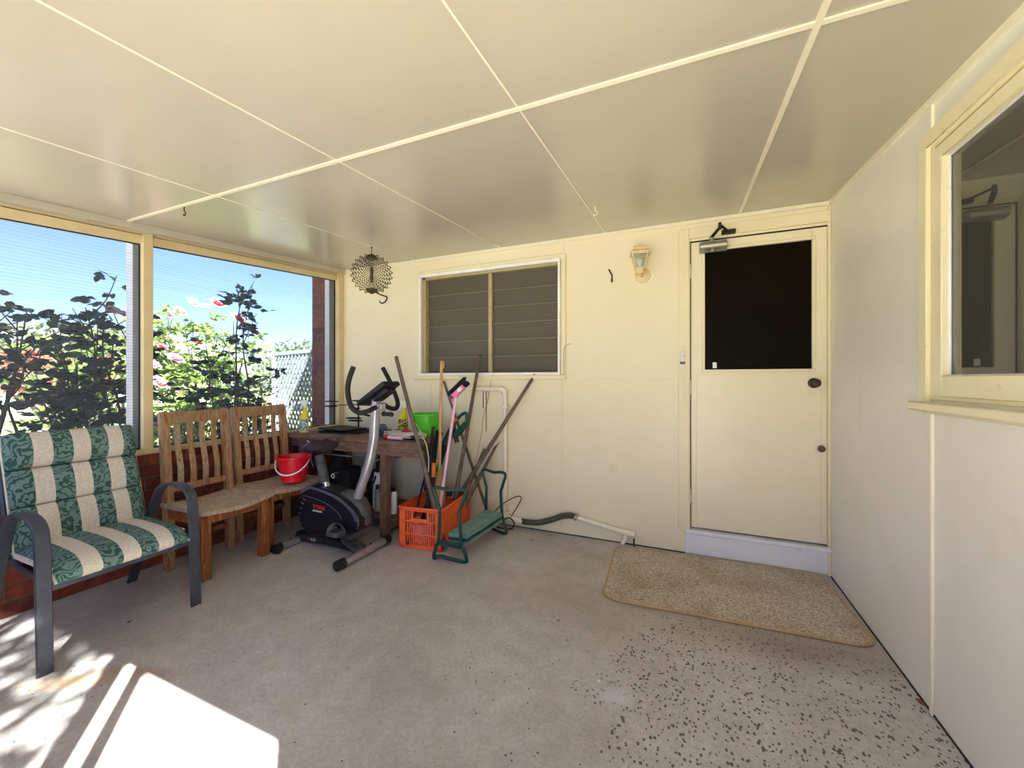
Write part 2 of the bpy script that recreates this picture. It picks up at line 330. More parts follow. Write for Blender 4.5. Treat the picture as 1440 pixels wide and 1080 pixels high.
louvre_pane = pane('obscured_louvre_glass', (.3,.28,.22,1), .35, haze=.62, hazecol=(.165,.145,.105,1), ior=1.35)
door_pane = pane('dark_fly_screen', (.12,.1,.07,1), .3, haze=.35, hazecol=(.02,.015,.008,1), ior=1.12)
lamp_pane = pane('lantern_glass', (.85,.92,.85,1), .1, haze=.1, ior=1.5)

# ------------------------------------------------------------------ mesh helpers
def T(loc=(0,0,0), rz=0, rx=0, ry=0):
    return Matrix.Translation(V(loc)) @ Matrix.Rotation(rz,4,'Z') @ Matrix.Rotation(ry,4,'Y') @ Matrix.Rotation(rx,4,'X')
def box(bm, lo, hi, bev=0, M=None, seg=1):
    t = bmesh.new()
    bmesh.ops.create_cube(t, size=1)
    lo, hi = V(lo), V(hi); c = (lo+hi)/2; s = hi-lo
    for v in t.verts: v.co = V((v.co.x*s.x+c.x, v.co.y*s.y+c.y, v.co.z*s.z+c.z))
    if bev:
        bev = min(bev, .45*min(abs(s.x), abs(s.y), abs(s.z)))
        bmesh.ops.bevel(t, geom=list(t.edges), offset=bev, segments=seg, affect='EDGES', profile=.5)
    join(bm, t, M)
def join(bm, t, M=None):
    if M is not None: t.transform(M)
    idx = {v: bm.verts.new(v.co) for v in t.verts}
    for f in t.faces:
        try: bm.faces.new([idx[v] for v in f.verts])
        except ValueError: pass
    t.free()
def frames(pts, closed=False):
    n = len(pts); out = []
    tans = []
    for i in range(n):
        a = pts[(i-1) % n] if (closed or i > 0) else pts[0]
        b = pts[(i+1) % n] if (closed or i < n-1) else pts[-1]
        d = (b-a); tans.append(d.normalized() if d.length > 1e-9 else V((0,0,1)))
    up = V((0,0,1)) if abs(tans[0].z) < .9 else V((1,0,0))
    u = tans[0].cross(up).normalized()
    for i in range(n):
        t = tans[i]; u = (u - t*u.dot(t)); u = u.normalized() if u.length > 1e-6 else t.orthogonal().normalized()
        out.append((t, u, t.cross(u)))
    return out
def tube(bm, pts, r, seg=10, closed=False, cap=True):
    pts = [V(p) for p in pts]; n = len(pts); fr = frames(pts, closed); rings = []
    for i, p in enumerate(pts):
        rr = r[i] if isinstance(r, (list, tuple)) else r
        rings.append([bm.verts.new(p + (fr[i][1]*math.cos(2*PI*k/seg) + fr[i][2]*math.sin(2*PI*k/seg))*rr) for k in range(seg)])
    for i in range(n if closed else n-1):
        a, b = rings[i], rings[(i+1) % n]
        for k in range(seg): bm.faces.new((a[k], a[(k+1)%seg], b[(k+1)%seg], b[k]))
    if cap and not closed: bm.faces.new(rings[0][::-1]); bm.faces.new(rings[-1])
def cyl(bm, p0, p1, r0, r1=None, seg=20): tube(bm, [p0, p1], [r0, r0 if r1 is None else r1], seg)
def spline(pts, n=8, closed=False):
    pts = [V(p) for p in pts]; m = len(pts); out = []
    for i in range(m if closed else m-1):
        p0 = pts[(i-1)%m] if closed or i > 0 else pts[0]; p1 = pts[i]; p2 = pts[(i+1)%m]; p3 = pts[(i+2)%m] if closed or i+2 < m else pts[-1]
        for k in range(n):
            t = k/n; out.append(.5*((2*p1)+(p2-p0)*t+(2*p0-5*p1+4*p2-p3)*t*t+(3*p1-p0-3*p2+p3)*t*t*t))
    if not closed: out.append(pts[-1])
    return out
def strap(bm, pts, wdir, w, th):
    pts = [V(p) for p in pts]; wd = V(wdir).normalized(); rings = []
    for i, p in enumerate(pts):
        a = pts[max(i-1,0)]; b = pts[min(i+1,len(pts)-1)]; t = (b-a).normalized(); nn = t.cross(wd).normalized()
        c = [(w/2, th/2*.4), (w/2*.86, th/2), (-w/2*.86, th/2), (-w/2, th/2*.4), (-w/2, -th/2*.4), (-w/2*.86, -th/2), (w/2*.86, -th/2), (w/2, -th/2*.4)]
        rings.append([bm.verts.new(p+wd*x+nn*y) for x, y in c])
    for i in range(len(pts)-1):
        for k in range(8): bm.faces.new((rings[i][k], rings[i][(k+1)%8], rings[i+1][(k+1)%8], rings[i+1][k]))
    bm.faces.new(rings[0][::-1]); bm.faces.new(rings[-1])
def lathe(bm, prof, seg=32, M=None, sy=1):
    t = bmesh.new(); rings = []
    for r, z in prof:
        if r < 1e-6: rings.append([t.verts.new((0,0,z))])
        else: rings.append([t.verts.new((r*math.cos(2*PI*k/seg), r*sy*math.sin(2*PI*k/seg), z)) for k in range(seg)])
    for a, b in zip(rings, rings[1:]):
        for k in range(seg):
            k2 = (k+1) % seg
            if len(a) == 1 and len(b) == 1: continue
            if len(a) == 1: t.faces.new((a[0], b[k], b[k2]))
            elif len(b) == 1: t.faces.new((a[k], a[k2], b[0]))
            else: t.faces.new((a[k], a[k2], b[k2], b[k]))
    join(bm, t, M)
def prism(bm, poly, y0, y1, bev=0, M=None, seg=2):      # polygon in x,z extruded along y
    t = bmesh.new()
    a = [t.verts.new((p[0], y0, p[1])) for p in poly]; b = [t.verts.new((p[0], y1, p[1])) for p in poly]; n = len(poly)
    t.faces.new(a); t.faces.new(b[::-1])
    for k in range(n): t.faces.new((a[k], b[k], b[(k+1)%n], a[(k+1)%n]))
    bmesh.ops.recalc_face_normals(t, faces=t.faces)
    if bev:
        es = [e for e in t.edges if abs(e.verts[0].co.y-e.verts[1].co.y) < 1e-6]
        bmesh.ops.bevel(t, geom=es, offset=bev, segments=seg, affect='EDGES')
    join(bm, t, M)
def ball(bm, c, r, M=None, u=16, v=10, s=(1,1,1)):
    t = bmesh.new(); bmesh.ops.create_uvsphere(t, u_segments=u, v_segments=v, radius=1)
    for q in t.verts: q.co = V((q.co.x*r*s[0]+c[0], q.co.y*r*s[1]+c[1], q.co.z*r*s[2]+c[2]))
    join(bm, t, M)
def B(): return bmesh.new()
def rootloc(p):
    while p.parent is not None: p = p.parent
    return p.location
def obj(name, bm, m, parent=None, local=False, label=None, loc=None, sharp=.7, fix=True):
    if fix: bmesh.ops.recalc_face_normals(bm, faces=bm.faces)
    if parent is not None and not local: bm.transform(Matrix.Translation(-rootloc(parent)))
    if loc is not None and parent is None: bm.transform(Matrix.Translation(-V(loc)))
    me = bpy.data.meshes.new(name); bm.to_mesh(me); bm.free()
    for p in me.polygons: p.use_smooth = True
    try: me.set_sharp_from_angle(angle=sharp)
    except Exception: pass
    me.materials.append(m)
    o = bpy.data.objects.new(name, me); COL.objects.link(o)
    if parent is not None: o.parent = parent
    elif loc is not None: o.location = loc
    if label: o['label'] = label
    return o
def thing(name, label, cat, loc=(0,0,0), rz=0, group=None):
    o = bpy.data.objects.new(name, None); COL.objects.link(o); o.location = loc; o.rotation_euler = (0,0,rz); o.empty_display_size = .1
    o['label'] = label; o['category'] = cat
    if group: o['group'] = group
    return o
def tag(o, label, cat, group=None, kind=None):
    o['label'] = label; o['category'] = cat
    if group: o['group'] = group
    if kind: o['kind'] = kind
    return o
def struct(o, label=None, cat=None):
    o['kind'] = 'structure'
    if label: o['label'] = label
    if cat: o['category'] = cat
    return o
def sroot(name, loc, label=None, cat=None):
    o = bpy.data.objects.new(name, None); COL.objects.link(o); o.location = loc; o.empty_display_size = .1
    return struct(o, label, cat)
def copy_thing(src, label, loc=None, rz=None, group=None):
    r = src.copy(); COL.objects.link(r); r['label'] = label
    if loc is not None: r.location = loc
    if rz is not None: r.rotation_euler = (0,0,rz)
    if group: r['group'] = group
    for ch in list(src.children):
        c = ch.copy(); COL.objects.link(c); c.parent = r
        for g in ch.children:
            d = g.copy(); COL.objects.link(d); d.parent = c
    return r
def lettering(name, body, size, M, m, parent, label=None, ext=.0008, font_shear=0):
    cu = bpy.data.curves.new(name, 'FONT'); cu.body = body; cu.size = size; cu.extrude = ext; cu.align_x = 'LEFT'; cu.offset = size*.008; cu.shear = font_shear
    o = bpy.data.objects.new(name+'_tmp', cu); COL.objects.link(o)
    bpy.context.view_layer.update()
    me = bpy.data.meshes.new_from_object(o.evaluated_get(bpy.context.evaluated_depsgraph_get()))
    bpy.data.objects.remove(o); bpy.data.curves.remove(cu)
    me.transform(M); me.transform(Matrix.Translation(-rootloc(parent))); me.materials.clear(); me.materials.append(m); me.name = name
    r = bpy.data.objects.new(name, me); COL.objects.link(r); r.parent = parent
    if label: r['label'] = label
    return r

# ------------------------------------------------------------------ shell
XL, XR, YB, YF = -3.28, .854, 3.163, -.40
CZ = lambda y: 2.398 + .0748*(y-YB)
def hexa(bm, x0, x1, y0, y1, z0, z1, th):       # slab following the roof slope
    vs_ = [(x0,y0,z0),(x1,y0,z0),(x1,y1,z1),(x0,y1,z1)]
    a = [bm.verts.new(p) for p in vs_]; b = [bm.verts.new((p[0],p[1],p[2]+th)) for p in vs_]
    bm.faces.new(a); bm.faces.new(b[::-1])
    for k in range(4): bm.faces.new((a[k], b[k], b[(k+1)%4], a[(k+1)%4]))
b = B(); box(b, (-3.5,-.52,-.12), (1.0,YB+.1,0)); struct(obj('floor', b, floor_mat), 'bare grey concrete porch floor, pitted and stained', 'floor')
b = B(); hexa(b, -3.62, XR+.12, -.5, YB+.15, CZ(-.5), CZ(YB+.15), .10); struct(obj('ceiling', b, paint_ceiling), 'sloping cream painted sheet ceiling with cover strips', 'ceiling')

# back wall, around window and door openings
WX0, WX1, WZ0, WZ1 = -2.285, -.93, 1.305, 2.222
DX0, DX1, DZ0, DZ1 = .03, .848, .178, 2.25
b = B(); th = .12
box(b, (XL-.12, YB, -.05), (WX0, YB+th, 2.46)); box(b, (WX1, YB, -.05), (DX0, YB+th, 2.46))
box(b, (WX0, YB, -.05), (WX1, YB+th, WZ0)); box(b, (WX0, YB, WZ1), (WX1, YB+th, 2.46))
box(b, (DX0, YB, DZ1), (DX1, YB+th, 2.46)); box(b, (DX1, YB, -.05), (XR+.1, YB+th, 2.46)); box(b, (DX0, YB, -.05), (DX1, YB+th, .15))
struct(obj('wall_back', b, paint_wall), 'cream painted sheet wall holding the door and louvre window', 'wall')
# right wall with window opening
RY0, RY1, RZ0, RZ1 = .62, 2.0, 1.20, 2.13
b = B()
box(b, (XR, -.5, -.05), (XR+th, RY0, 2.46)); box(b, (XR, RY1, -.05), (XR+th, YB+.02, 2.46))
box(b, (XR, RY0, -.05), (XR+th, RY1, RZ0)); box(b, (XR, RY0, RZ1), (XR+th, RY1, 2.46))
struct(obj('wall_right', b, paint_right), 'pale painted sheet wall with a timber window', 'wall')
# left dado and front dado in brick
b = B(); box(b, (XL-.11, -.5, -.12), (XL, YB+.02, .755)); struct(obj('wall_left', b, brick_mat), 'low red brick wall under the screened openings', 'wall')
b = B(); box(b, (XL-.11, YF-.11, -.12), (-.56, YF, .755)); box(b, (.60, YF-.11, -.12), (XR, YF, 2.12)); struct(obj('wall_front', b, brick_mat), 'low red brick wall on the garden side of the porch', 'wall')
# lintel and posts of the front opening
b = B(); box(b, (XL-.1, YF-.09, 2.02), (XR, YF, 2.16))
box(b, (-.378, YF-.09, 0), (-.350, YF-.04, 2.03)); box(b, (.522, YF-.09, 0), (.61, YF, 2.03)); box(b, (-.56, YF-.09, 0), (-.492, YF-.04, 2.03))
box(b, (-2.0, YF-.07, .75), (-1.94, YF-.01, 2.03)); box(b, (XL-.09, YF-.09, .75), (XL, YF, 2.2))
struct(obj('trim_6', b, paint_post), 'cream timber posts and lintel of the garden-side opening', 'frame')
b = B()
for x0, x1 in ((XL, -2.0), (-1.94, -.56)):
    q = [b.verts.new(p) for p in ((x0, YF-.04, .76), (x1, YF-.04, .76), (x1, YF-.04, 2.02), (x0, YF-.04, 2.02))]; b.faces.new(q)
struct(obj('window_5', b, screen_mat), 'shade cloth stretched over the garden-side opening', 'screen')

# ceiling cover strips and cornices
def cstrip(name, pts, w_, t_, m, label):
    b = B()
    for (xa, ya), (xb, yb) in pts:
        d = V((xb-xa, yb-ya, 0)).normalized(); s = V((-d.y, d.x, 0))*w_/2
        lo = [V((xa,ya,CZ(ya)))-s, V((xa,ya,CZ(ya)))+s, V((xb,yb,CZ(yb)))+s, V((xb,yb,CZ(yb)))-s]
        a = [b.verts.new(p-V((0,0,t_))+ (V((0,0,0)))) for p in lo]; c = [b.verts.new(p+V((0,0,.004))) for p in lo]
        b.faces.new(a); b.faces.new(c[::-1])
        for k in range(4): b.faces.new((a[k], c[k], c[(k+1)%4], a[(k+1)%4]))
    return struct(obj(name, b, m), label, 'trim')
cstrip('trim_1', [((XL,1.382),(XR,1.382))], .018, .006, paint_strip, 'long cream cover strip crossing the ceiling')
cstrip('trim_2', [((.345,-.5),(.345,YB))], .018, .007, paint_strip, 'cream cover strip on the ceiling towards the door')
for k, x in enumerate((-2.37, -1.47, -.568)):
    cstrip('trim_%d' % (k+3), [((x,-.5),(x,YB))], .007, .0025, paint_strip, ('thin ceiling joint nearest the screens','thin ceiling joint between the other two','thin ceiling joint nearest the lantern')[k])
b = B(); box(b, (XL, YB-.014, CZ(YB)-.03), (XR, YB, CZ(YB)-.001), .003)
struct(obj('trim_7', b, paint_strip), 'cream bead where the back wall meets the ceiling', 'trim')
b = B(); box(b, (-.03, YB-.011, CZ(YB)-.075), (XR, YB, CZ(YB)-.03), .003); struct(obj('trim_13', b, paint_trim), 'cream board above the door head', 'trim')
b = B(); hexa(b, XR-.014, XR, -.5, YB, CZ(-.5)-.028, CZ(YB)-.028, .027); struct(obj('trim_8', b, paint_strip), 'cream bead where the right wall meets the ceiling', 'trim')
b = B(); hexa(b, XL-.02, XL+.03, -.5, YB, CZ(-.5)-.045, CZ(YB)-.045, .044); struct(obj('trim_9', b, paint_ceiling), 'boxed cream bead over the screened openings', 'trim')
b = B(); box(b, (XR-.010, 1.997, 0), (XR, 2.013, 1.13), .002); box(b, (XR-.010, 1.997, 2.17), (XR, 2.013, CZ(2)-.02), .002); struct(obj('trim_10', b, paint_strip), 'white upright cover strip on the right wall', 'trim')
b = B(); box(b, (-.93,YB-.006,.02), (-.91,YB,1.255), .002); box(b, (-.91,YB-.006,2.29), (-.895,YB,2.37), .002); box(b, (-.905,YB-.005,1.252), (-.03,YB,1.262), .001)
box(b, (-2.2,YB-.006,.05), (-2.18,YB,1.23), .002)
struct(obj('trim_11', b, paint_wall), 'cream cover strips over the back wall sheet joints', 'trim')
b = B(); box(b, (XR-.018,YB-.018,0), (XR,YB,CZ(YB)-.03), .004); struct(obj('trim_12', b, paint_trim), 'cream corner bead beside the door', 'trim')
b = B(); box(b, (XR-.004, -.4, 0), (XR+.001, YB-.02, .007)); box(b, (XL, YB-.004, 0), (-.0, YB+.001, .007)); struct(obj('baseboard_right', b, black_trim), 'dark gap along the foot of the sheet walls', 'baseboard')

# ---- screened bays in the left wall
def bay(name, y0, y1, label):
    r = sroot(name, (XL-.06, (y0+y1)/2, .76), label, 'window')
    b = B()
    hexa(b, XL-.09, XL-.03, y0, y1, CZ(y0)-.115, CZ(y1)-.115, .06)
    box(b, (XL-.10, y0, .755), (XL-.012, y1, .79), .003)
    obj('window_frame', b, paint_post, r)
    b = B()
    q = [b.verts.new(p) for p in ((XL-.075, y0, .785), (XL-.075, y1, .785), (XL-.075, y1, CZ(y1)-.10), (XL-.075, y0, CZ(y0)-.10))]; b.faces.new(q)
    obj('shade_screen', b, screen_mat, r)
    b = B()
    for ya in (y0, y1-.004): box(b, (XL-.066, ya, .79), (XL-.05, ya+.004, CZ(ya)-.11))
    box(b, (XL-.066, y0, .79), (XL-.05, y1, .796)); hexa(b, XL-.066, XL-.05, y0, y1, CZ(y0)-.12, CZ(y1)-.12, .006)
    obj('rubber_edge', b, black_trim, r)
bay('window_1', -.38, 1.478, 'screened opening behind the striped armchair')
bay('window_2', 1.532, 3.10, 'screened opening behind the wooden chairs')
b = B(); box(b, (XL-.07, 1.478, .755), (XL-.012, 1.532, CZ(1.5)-.04), .003); box(b, (XL-.07, 3.10, .755), (XL+.004, YB, CZ(3.1)-.04), .003)
hexa(b, XL-.09, XL-.03, -.4, YB, CZ(-.4)-.06, CZ(YB)-.06, .05)
struct(obj('trim_14', b, paint_post), 'cream painted posts and top plate between the screens', 'frame')
b = B(); box(b, (XL-.16, 1.45, .755), (XL-.08, 1.50, CZ(1.5)-.03)); box(b, (XL-.14, 3.05, .755), (XL-.08, 3.12, CZ(3.1)-.03)); struct(obj('trim_15', b, paint_white), 'white outer battens behind the shade cloth', 'frame')
b = B(); box(b, (XL-.38, 3.10, -.12), (XL-.14, YB+.12, 2.5)); struct(obj('wall_corner', b, brick_mat), 'red brick pier outside at the porch corner', 'wall')

# ---- rooms behind the windows (closed boxes so the panes look into real space)
def room(name, x0, x1, y0, y1, z0, z1, m, open_side, label):
    b = B(); t = .06
    if open_side != 'y0': box(b, (x0, y0-t, z0), (x1, y0, z1))
    box(b, (x0, y1, z0), (x1, y1+t, z1))
    if open_side != 'x0': box(b, (x0-t, y0, z0), (x0, y1, z1))
    box(b, (x1, y0, z0), (x1+t, y1, z1)); box(b, (x0-t, y0-t, z1), (x1+t, y1+t, z1+t)); box(b, (x0-t, y0-t, z0-t), (x1+t, y1+t, z0))
    return struct(obj(name, b, m), label, 'wall')
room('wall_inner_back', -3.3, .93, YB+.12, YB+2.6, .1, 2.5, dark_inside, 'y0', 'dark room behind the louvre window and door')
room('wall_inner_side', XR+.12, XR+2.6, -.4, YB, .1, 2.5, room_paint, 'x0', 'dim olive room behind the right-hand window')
b = B(); prism(b, [(-4.2,2.55),(1.0,2.75),(1.0,2.8),(-4.2,2.6)], YB+.05, 7); box(b, (1.0,-.5,2.60), (5.4,7,2.66)); box(b, (-4.05,-.5,2.53), (-3.3,7,2.57)); struct(obj('wall_roof', b, roof_tin), 'sheet roof over the house rooms, with an eave added to shade the roses', 'roof')  # last box: eave out of view, added to shade the near roses

# ---- louvre window
r = sroot('window_3', (-1.6, YB, 1.26), 'cream framed louvre window of twelve obscured glass blades', 'window')
clip_mat = pm('dull_clip', (128,120,96), rough=.5)
b = B(); f = .012
box(b, (-2.325,YB-.016,WZ1), (-.885,YB,2.275), .003); box(b, (-.925,YB-.016,WZ0-.012), (-.885,YB,WZ1), .003); box(b, (-2.325,YB-.016,WZ0-.012), (-2.285,YB,WZ1), .003)
obj('architrave', b, paint_trim, r)
b = B(); box(b, (-2.36,YB-.045,1.255), (-.885,YB+.01,1.292), .004); obj('window_sill', b, paint_trim, r)
b = B()
x0, x1, z0, z1 = -2.305, -.925, 1.285, 2.24
for lo, hi in (((x0,YB-.034,z0),(x1,YB-.014,z0+.028)), ((x0,YB-.034,z1-.03),(x1,YB-.014,z1)), ((x0,YB-.034,z0+.028),(x0+.022,YB-.014,z1-.03)), ((x1-.022,YB-.034,z0+.028),(x1,YB-.014,z1-.03))): box(b, lo, hi, .003)
obj('flyscreen_frame', b, white_alu, r)
b = B()
for lo, hi in (((WX0,YB,WZ0-.01),(WX0+.035,YB+.10,WZ1)), ((WX1-.02,YB,WZ0),(WX1,YB+.10,WZ1)), ((WX0,YB,WZ1-.03),(WX1,YB+.10,WZ1)), ((WX0,YB,WZ0),(WX1,YB+.10,WZ0+.012)), ((-1.60,YB+.02,WZ0),(-1.565,YB+.075,WZ1))): box(b, lo, hi, .003)
obj('window_frame', b, tan_alu, r)
for (xa, xb) in ((WX0+.035, -1.60), (-1.565, WX1-.02)):
    for k in range(6):
        zc = WZ0+.085+k*(WZ1-WZ0-.045)/6; b = B()
        box(b, (xa+.006, -.003, -.08), (xb-.006, .003, .08), M=T((0, YB+.05, zc), rx=.10)); obj('louvre_blade', b, louvre_pane, r)
    b = B()
    for k in range(6):
        zc = WZ0+.005+k*(WZ1-WZ0-.045)/6; box(b, (xa, YB+.032, zc), (xb, YB+.040, zc+.0055))
    obj('blade_clip', b, clip_mat, r)

# ---- right wall window
r = sroot('window_4', (XR, 1.3, 1.15), 'cream timber window with a clear pane on the right wall', 'window')
y0, y1, z0, z1 = RY0, RY1, RZ0, RZ1
def ring_x(b, xa, xb, ya, yb, za, zb, wl, wb=None, wt=None):
    wb = wb or wl; wt = wt or wl
    box(b, (xa,ya,za), (xb,ya+wl,zb), .003); box(b, (xa,yb-wl,za), (xb,yb,zb), .003); box(b, (xa,ya+wl,za), (xb,yb-wl,za+wb), .003); box(b, (xa,ya+wl,zb-wt), (xb,yb-wl,zb), .003)
b = B(); ring_x(b, XR-.02, XR, .55, 2.065, 1.13, 2.185, .055, .03, .06); obj('architrave', b, paint_trim, r)
b = B(); box(b, (XR-.05, .53, 1.14), (XR+.01, 2.075, 1.172), .004); obj('window_sill', b, paint_trim, r)
b = B(); ring_x(b, XR-.008, XR+.10, RY0-.02, RY1+.01, RZ0-.02, RZ1+.01, .03, .02, .03); obj('window_frame', b, paint_trim, r)
b = B(); ring_x(b, XR-.016, XR+.028, RY0+.02, RY1-.03, 1.195, RZ1-.03, .05, .075, .05); sash = obj('sash', b, paint_trim, r)
b = B(); box(b, (XR+.012, RY0+.065, 1.255), (XR+.016, RY1-.075, RZ1-.075)); obj('pane', b, clear_pane, sash)
b = B(); ring_x(b, XR+.003, XR+.012, RY0+.062, RY1-.072, 1.262, RZ1-.072, .012); obj('putty', b, paint_white, sash)
b = B(); pts = []
for k in range(41): pts.append((XR+.20+.012*math.sin(k*1.9), 1.90-.009*k, 0))
for a, c in zip(pts, pts[1:]):
    q = [b.verts.new(p) for p in ((a[0],a[1],1.0),(c[0],c[1],1.0),(c[0],c[1],2.3),(a[0],a[1],2.3))]; b.faces.new(q)
bmesh.ops.remove_doubles(b, verts=b.verts, dist=1e-5)
tag(obj('curtain', b, curtain_mat, loc=(XR+.2,1.8,1.0)), 'pale curtain hanging inside the right-hand window', 'curtain')

# ---- door
r = sroot('door_1', (.44, YB, .17), 'cream back door with a dark upper panel', 'door')
b = B()
box(b, (-.045,YB-.02,.17), (.028,YB,2.335), .003); box(b, (.028,YB-.02,2.262), (.85,YB,2.335), .003)
obj('architrave', b, paint_trim, r)
b = B(); box(b, (.008,YB-.008,.17), (.034,YB+.09,2.262), .003); box(b, (.034,YB-.008,2.245), (.846,YB+.09,2.262), .003); box(b, (.843,YB-.008,.17), (.853,YB+.09,2.262), .002); obj('door_frame', b, paint_trim, r)
GX0, GX1, GZ0, GZ1 = .130, .757, 1.325, 2.165
b = B(); ya, yb = YB+.004, YB+.044; dx0, dx1, dz0, dz1 = .040, .838, .195, 2.238
box(b, (dx0,ya,dz0), (GX0,yb,dz1), .002); box(b, (GX1,ya,dz0), (dx1,yb,dz1), .002); box(b, (GX0,ya,GZ1), (GX1,yb,dz1), .002); box(b, (GX0,ya,dz0), (GX1,yb,GZ0), .002)
leaf = obj('door_leaf', b, paint_door, r)
b = B(); box(b, (.075,ya-.005,.21), (.805,ya,1.293), .002); obj('door_panel', b, paint_door, r)
b = B()
for lo, hi in (((GX0-.02,ya-.008,GZ0-.02),(GX1+.02,ya+.006,GZ0)), ((GX0-.02,ya-.008,GZ1),(GX1+.02,ya+.006,GZ1+.02)), ((GX0-.02,ya-.008,GZ0),(GX0,ya+.006,GZ1)), ((GX1,ya-.008,GZ0),(GX1+.02,ya+.006,GZ1))): box(b, lo, hi, .003)
obj('glazing_bead', b, paint_trim, r)
b = B(); box(b, (GX0,ya+.012,GZ0), (GX1,ya+.016,GZ1)); obj('fly_screen', b, door_pane, r)
b = B(); box(b, (.845,YB-.002,.2), (.8475,YB+.02,2.24)); box(b, (.036,YB-.001,2.239), (.84,YB+.02,2.2445)); box(b, (.0345,YB-.001,.2), (.0395,YB+.02,2.24)); obj('door_gap', b, black_trim, r)
b = B(); M = T((.765, YB, 1.232), rx=PI/2)
lathe(b, [(0,-.004),(.030,-.004),(.033,.004),(.030,.010),(.018,.014),(.014,.030),(.024,.040),(.028,.052),(.022,.064),(0,.068)], 28, M); obj('door_knob', b, bronze, r)
b = B(); lathe(b, [(0,0),(.012,0),(.010,.012),(.020,.022),(.021,.032),(.012,.042),(0,.044)], 24, T((.80, YB, .812), rx=PI/2)); obj('lower_knob', b, brown_knob, r, label='small round brown knob')
for zc in (2.03, .42, 1.2):
    b = B()
    for k in range(5): cyl(b, (.033,YB-.012,zc-.05+k*.02), (.033,YB-.012,zc-.05+k*.02+.018), .006, seg=12)
    obj('hinge', b, paint_trim, r)
# closer
b = B(); cyl(b, (.098,YB-.05,2.185), (.262,YB-.05,2.185), .030, seg=24); box(b, (.093,YB-.032,2.150), (.268,YB+.004,2.215), .004); ball(b, (.175,YB-.06,2.150), .015)
cyl(b, (.17,YB-.05,2.21), (.17,YB-.05,2.24), .014)
cl = obj('door_closer', b, closer_metal, r)
b = B(); strap(b, [(.168,YB-.05,2.242),(.212,YB-.17,2.262)], (.9,.43,0), .024, .007); cyl(b, (.212,YB-.17,2.25), (.212,YB-.17,2.295), .010)
strap(b, [(.212,YB-.17,2.282),(.275,YB-.045,2.268)], (.9,-.3,0), .018, .007); box(b, (.232,YB-.05,2.258), (.318,YB-.014,2.285), .003)
obj('closer_arm', b, dark_steel, cl)
b = B(); box(b, (.180,ya+.006,1.335), (.205,ya+.011,1.375)); obj('sticker', b, white_plastic, r)
b = B(); box(b, (0,YB-.03,.155), (XR,YB+.05,.18), .004); obj('threshold', b, paint_white, r, label='white painted threshold board')
b = B(); box(b, (0.0,YB-.012,.01), (XR-.002,YB+.01,.158), .002); obj('step_riser', b, paint_white, r, label='white painted riser under the door')

# ---- doorbell
r = thing('doorbell', 'small cream doorbell button on the left door architrave', 'doorbell', (-.016, YB-.02, 1.38))
b = B(); box(b, (-.034,YB-.040,1.372), (.002,YB-.02,1.455), .006); obj('housing', b, cream_plastic, r)
b = B(); ball(b, (-.016,YB-.040,1.42), .011, s=(1,.5,1.3)); obj('button', b, white_plastic, r)
b = B(); box(b, (-.033,YB-.041,1.366), (.001,YB-.02,1.384), .003); obj('lower_cover', b, grey_metal, r, label='grey lower cover')

# ---- wall lantern
LX, LZ = -.305, 2.04
r = thing('wall_lantern', 'cream metal carriage lantern on the back wall left of the door', 'wall light', (LX, YB, LZ))
b = B(); lathe(b, [(0,0),(.056,0),(.054,.010),(.040,.018),(.018,.024),(0,.026)], 32, T((LX+.012, YB, 2.035), rx=PI/2)); obj('back_plate', b, lamp_paint, r)
LY = YB-.085; b = B()
tube(b, spline([(LX+.012,YB-.015,2.035),(LX+.008,YB-.05,2.020),(LX,LY,2.025),(LX,LY,2.045)], 6), .011)
lathe(b, [(0,0),(.028,0),(.032,.006),(.033,.034),(.038,.040),(0,.040)], 24, T((LX,LY,2.028))); obj('gallery', b, lamp_paint, r)
def sq(b, prof, cx, cy, n=4):
    lathe(b, [(p[0]*1.414, p[1]) for p in prof], n, T((cx,cy,0), rz=PI/4+.15))
b = B(); sq(b, [(0.001,2.172),(.068,2.172),(.070,2.180),(.050,2.196),(.048,2.216),(.038,2.224),(.010,2.232),(0.001,2.232)], LX, LY)
cyl(b, (LX,LY,2.23), (LX,LY,2.256), .005, .003); obj('roof_cap', b, lamp_paint, r)
b = B()
ca, sa = math.cos(.15), math.sin(.15)
def lp(x, y, z): return V((LX+x*ca-y*sa, LY+x*sa+y*ca, z))
cs = [(-1,-1),(1,-1),(1,1),(-1,1)]
for (sx, sy) in cs: tube(b, [lp(sx*.033,sy*.033,2.068), lp(sx*.055,sy*.055,2.174)], .0045, 8)
for k in range(4):
    a, c = cs[k], cs[(k+1)%4]
    for h, z in ((.033,2.070),(.054,2.170)): tube(b, [lp(a[0]*h,a[1]*h,z), lp(c[0]*h,c[1]*h,z)], .005, 8)
obj('lantern_frame', b, lamp_paint, r)
b = B()
for k in range(4):
    a, c = cs[k], cs[(k+1)%4]
    q = [b.verts.new(p) for p in (lp(a[0]*.031,a[1]*.031,2.07), lp(c[0]*.031,c[1]*.031,2.07), lp(c[0]*.052,c[1]*.052,2.17), lp(a[0]*.052,a[1]*.052,2.17))]; b.faces.new(q)
obj('lantern_glass', b, lamp_pane, r)
b = B(); lathe(b, [(0,2.066),(.010,2.068),(.011,2.09),(.018,2.105),(.021,2.122),(.016,2.138),(0,2.145)], 16, T((LX,LY,0))); obj('bulb', b, white_plastic, r)

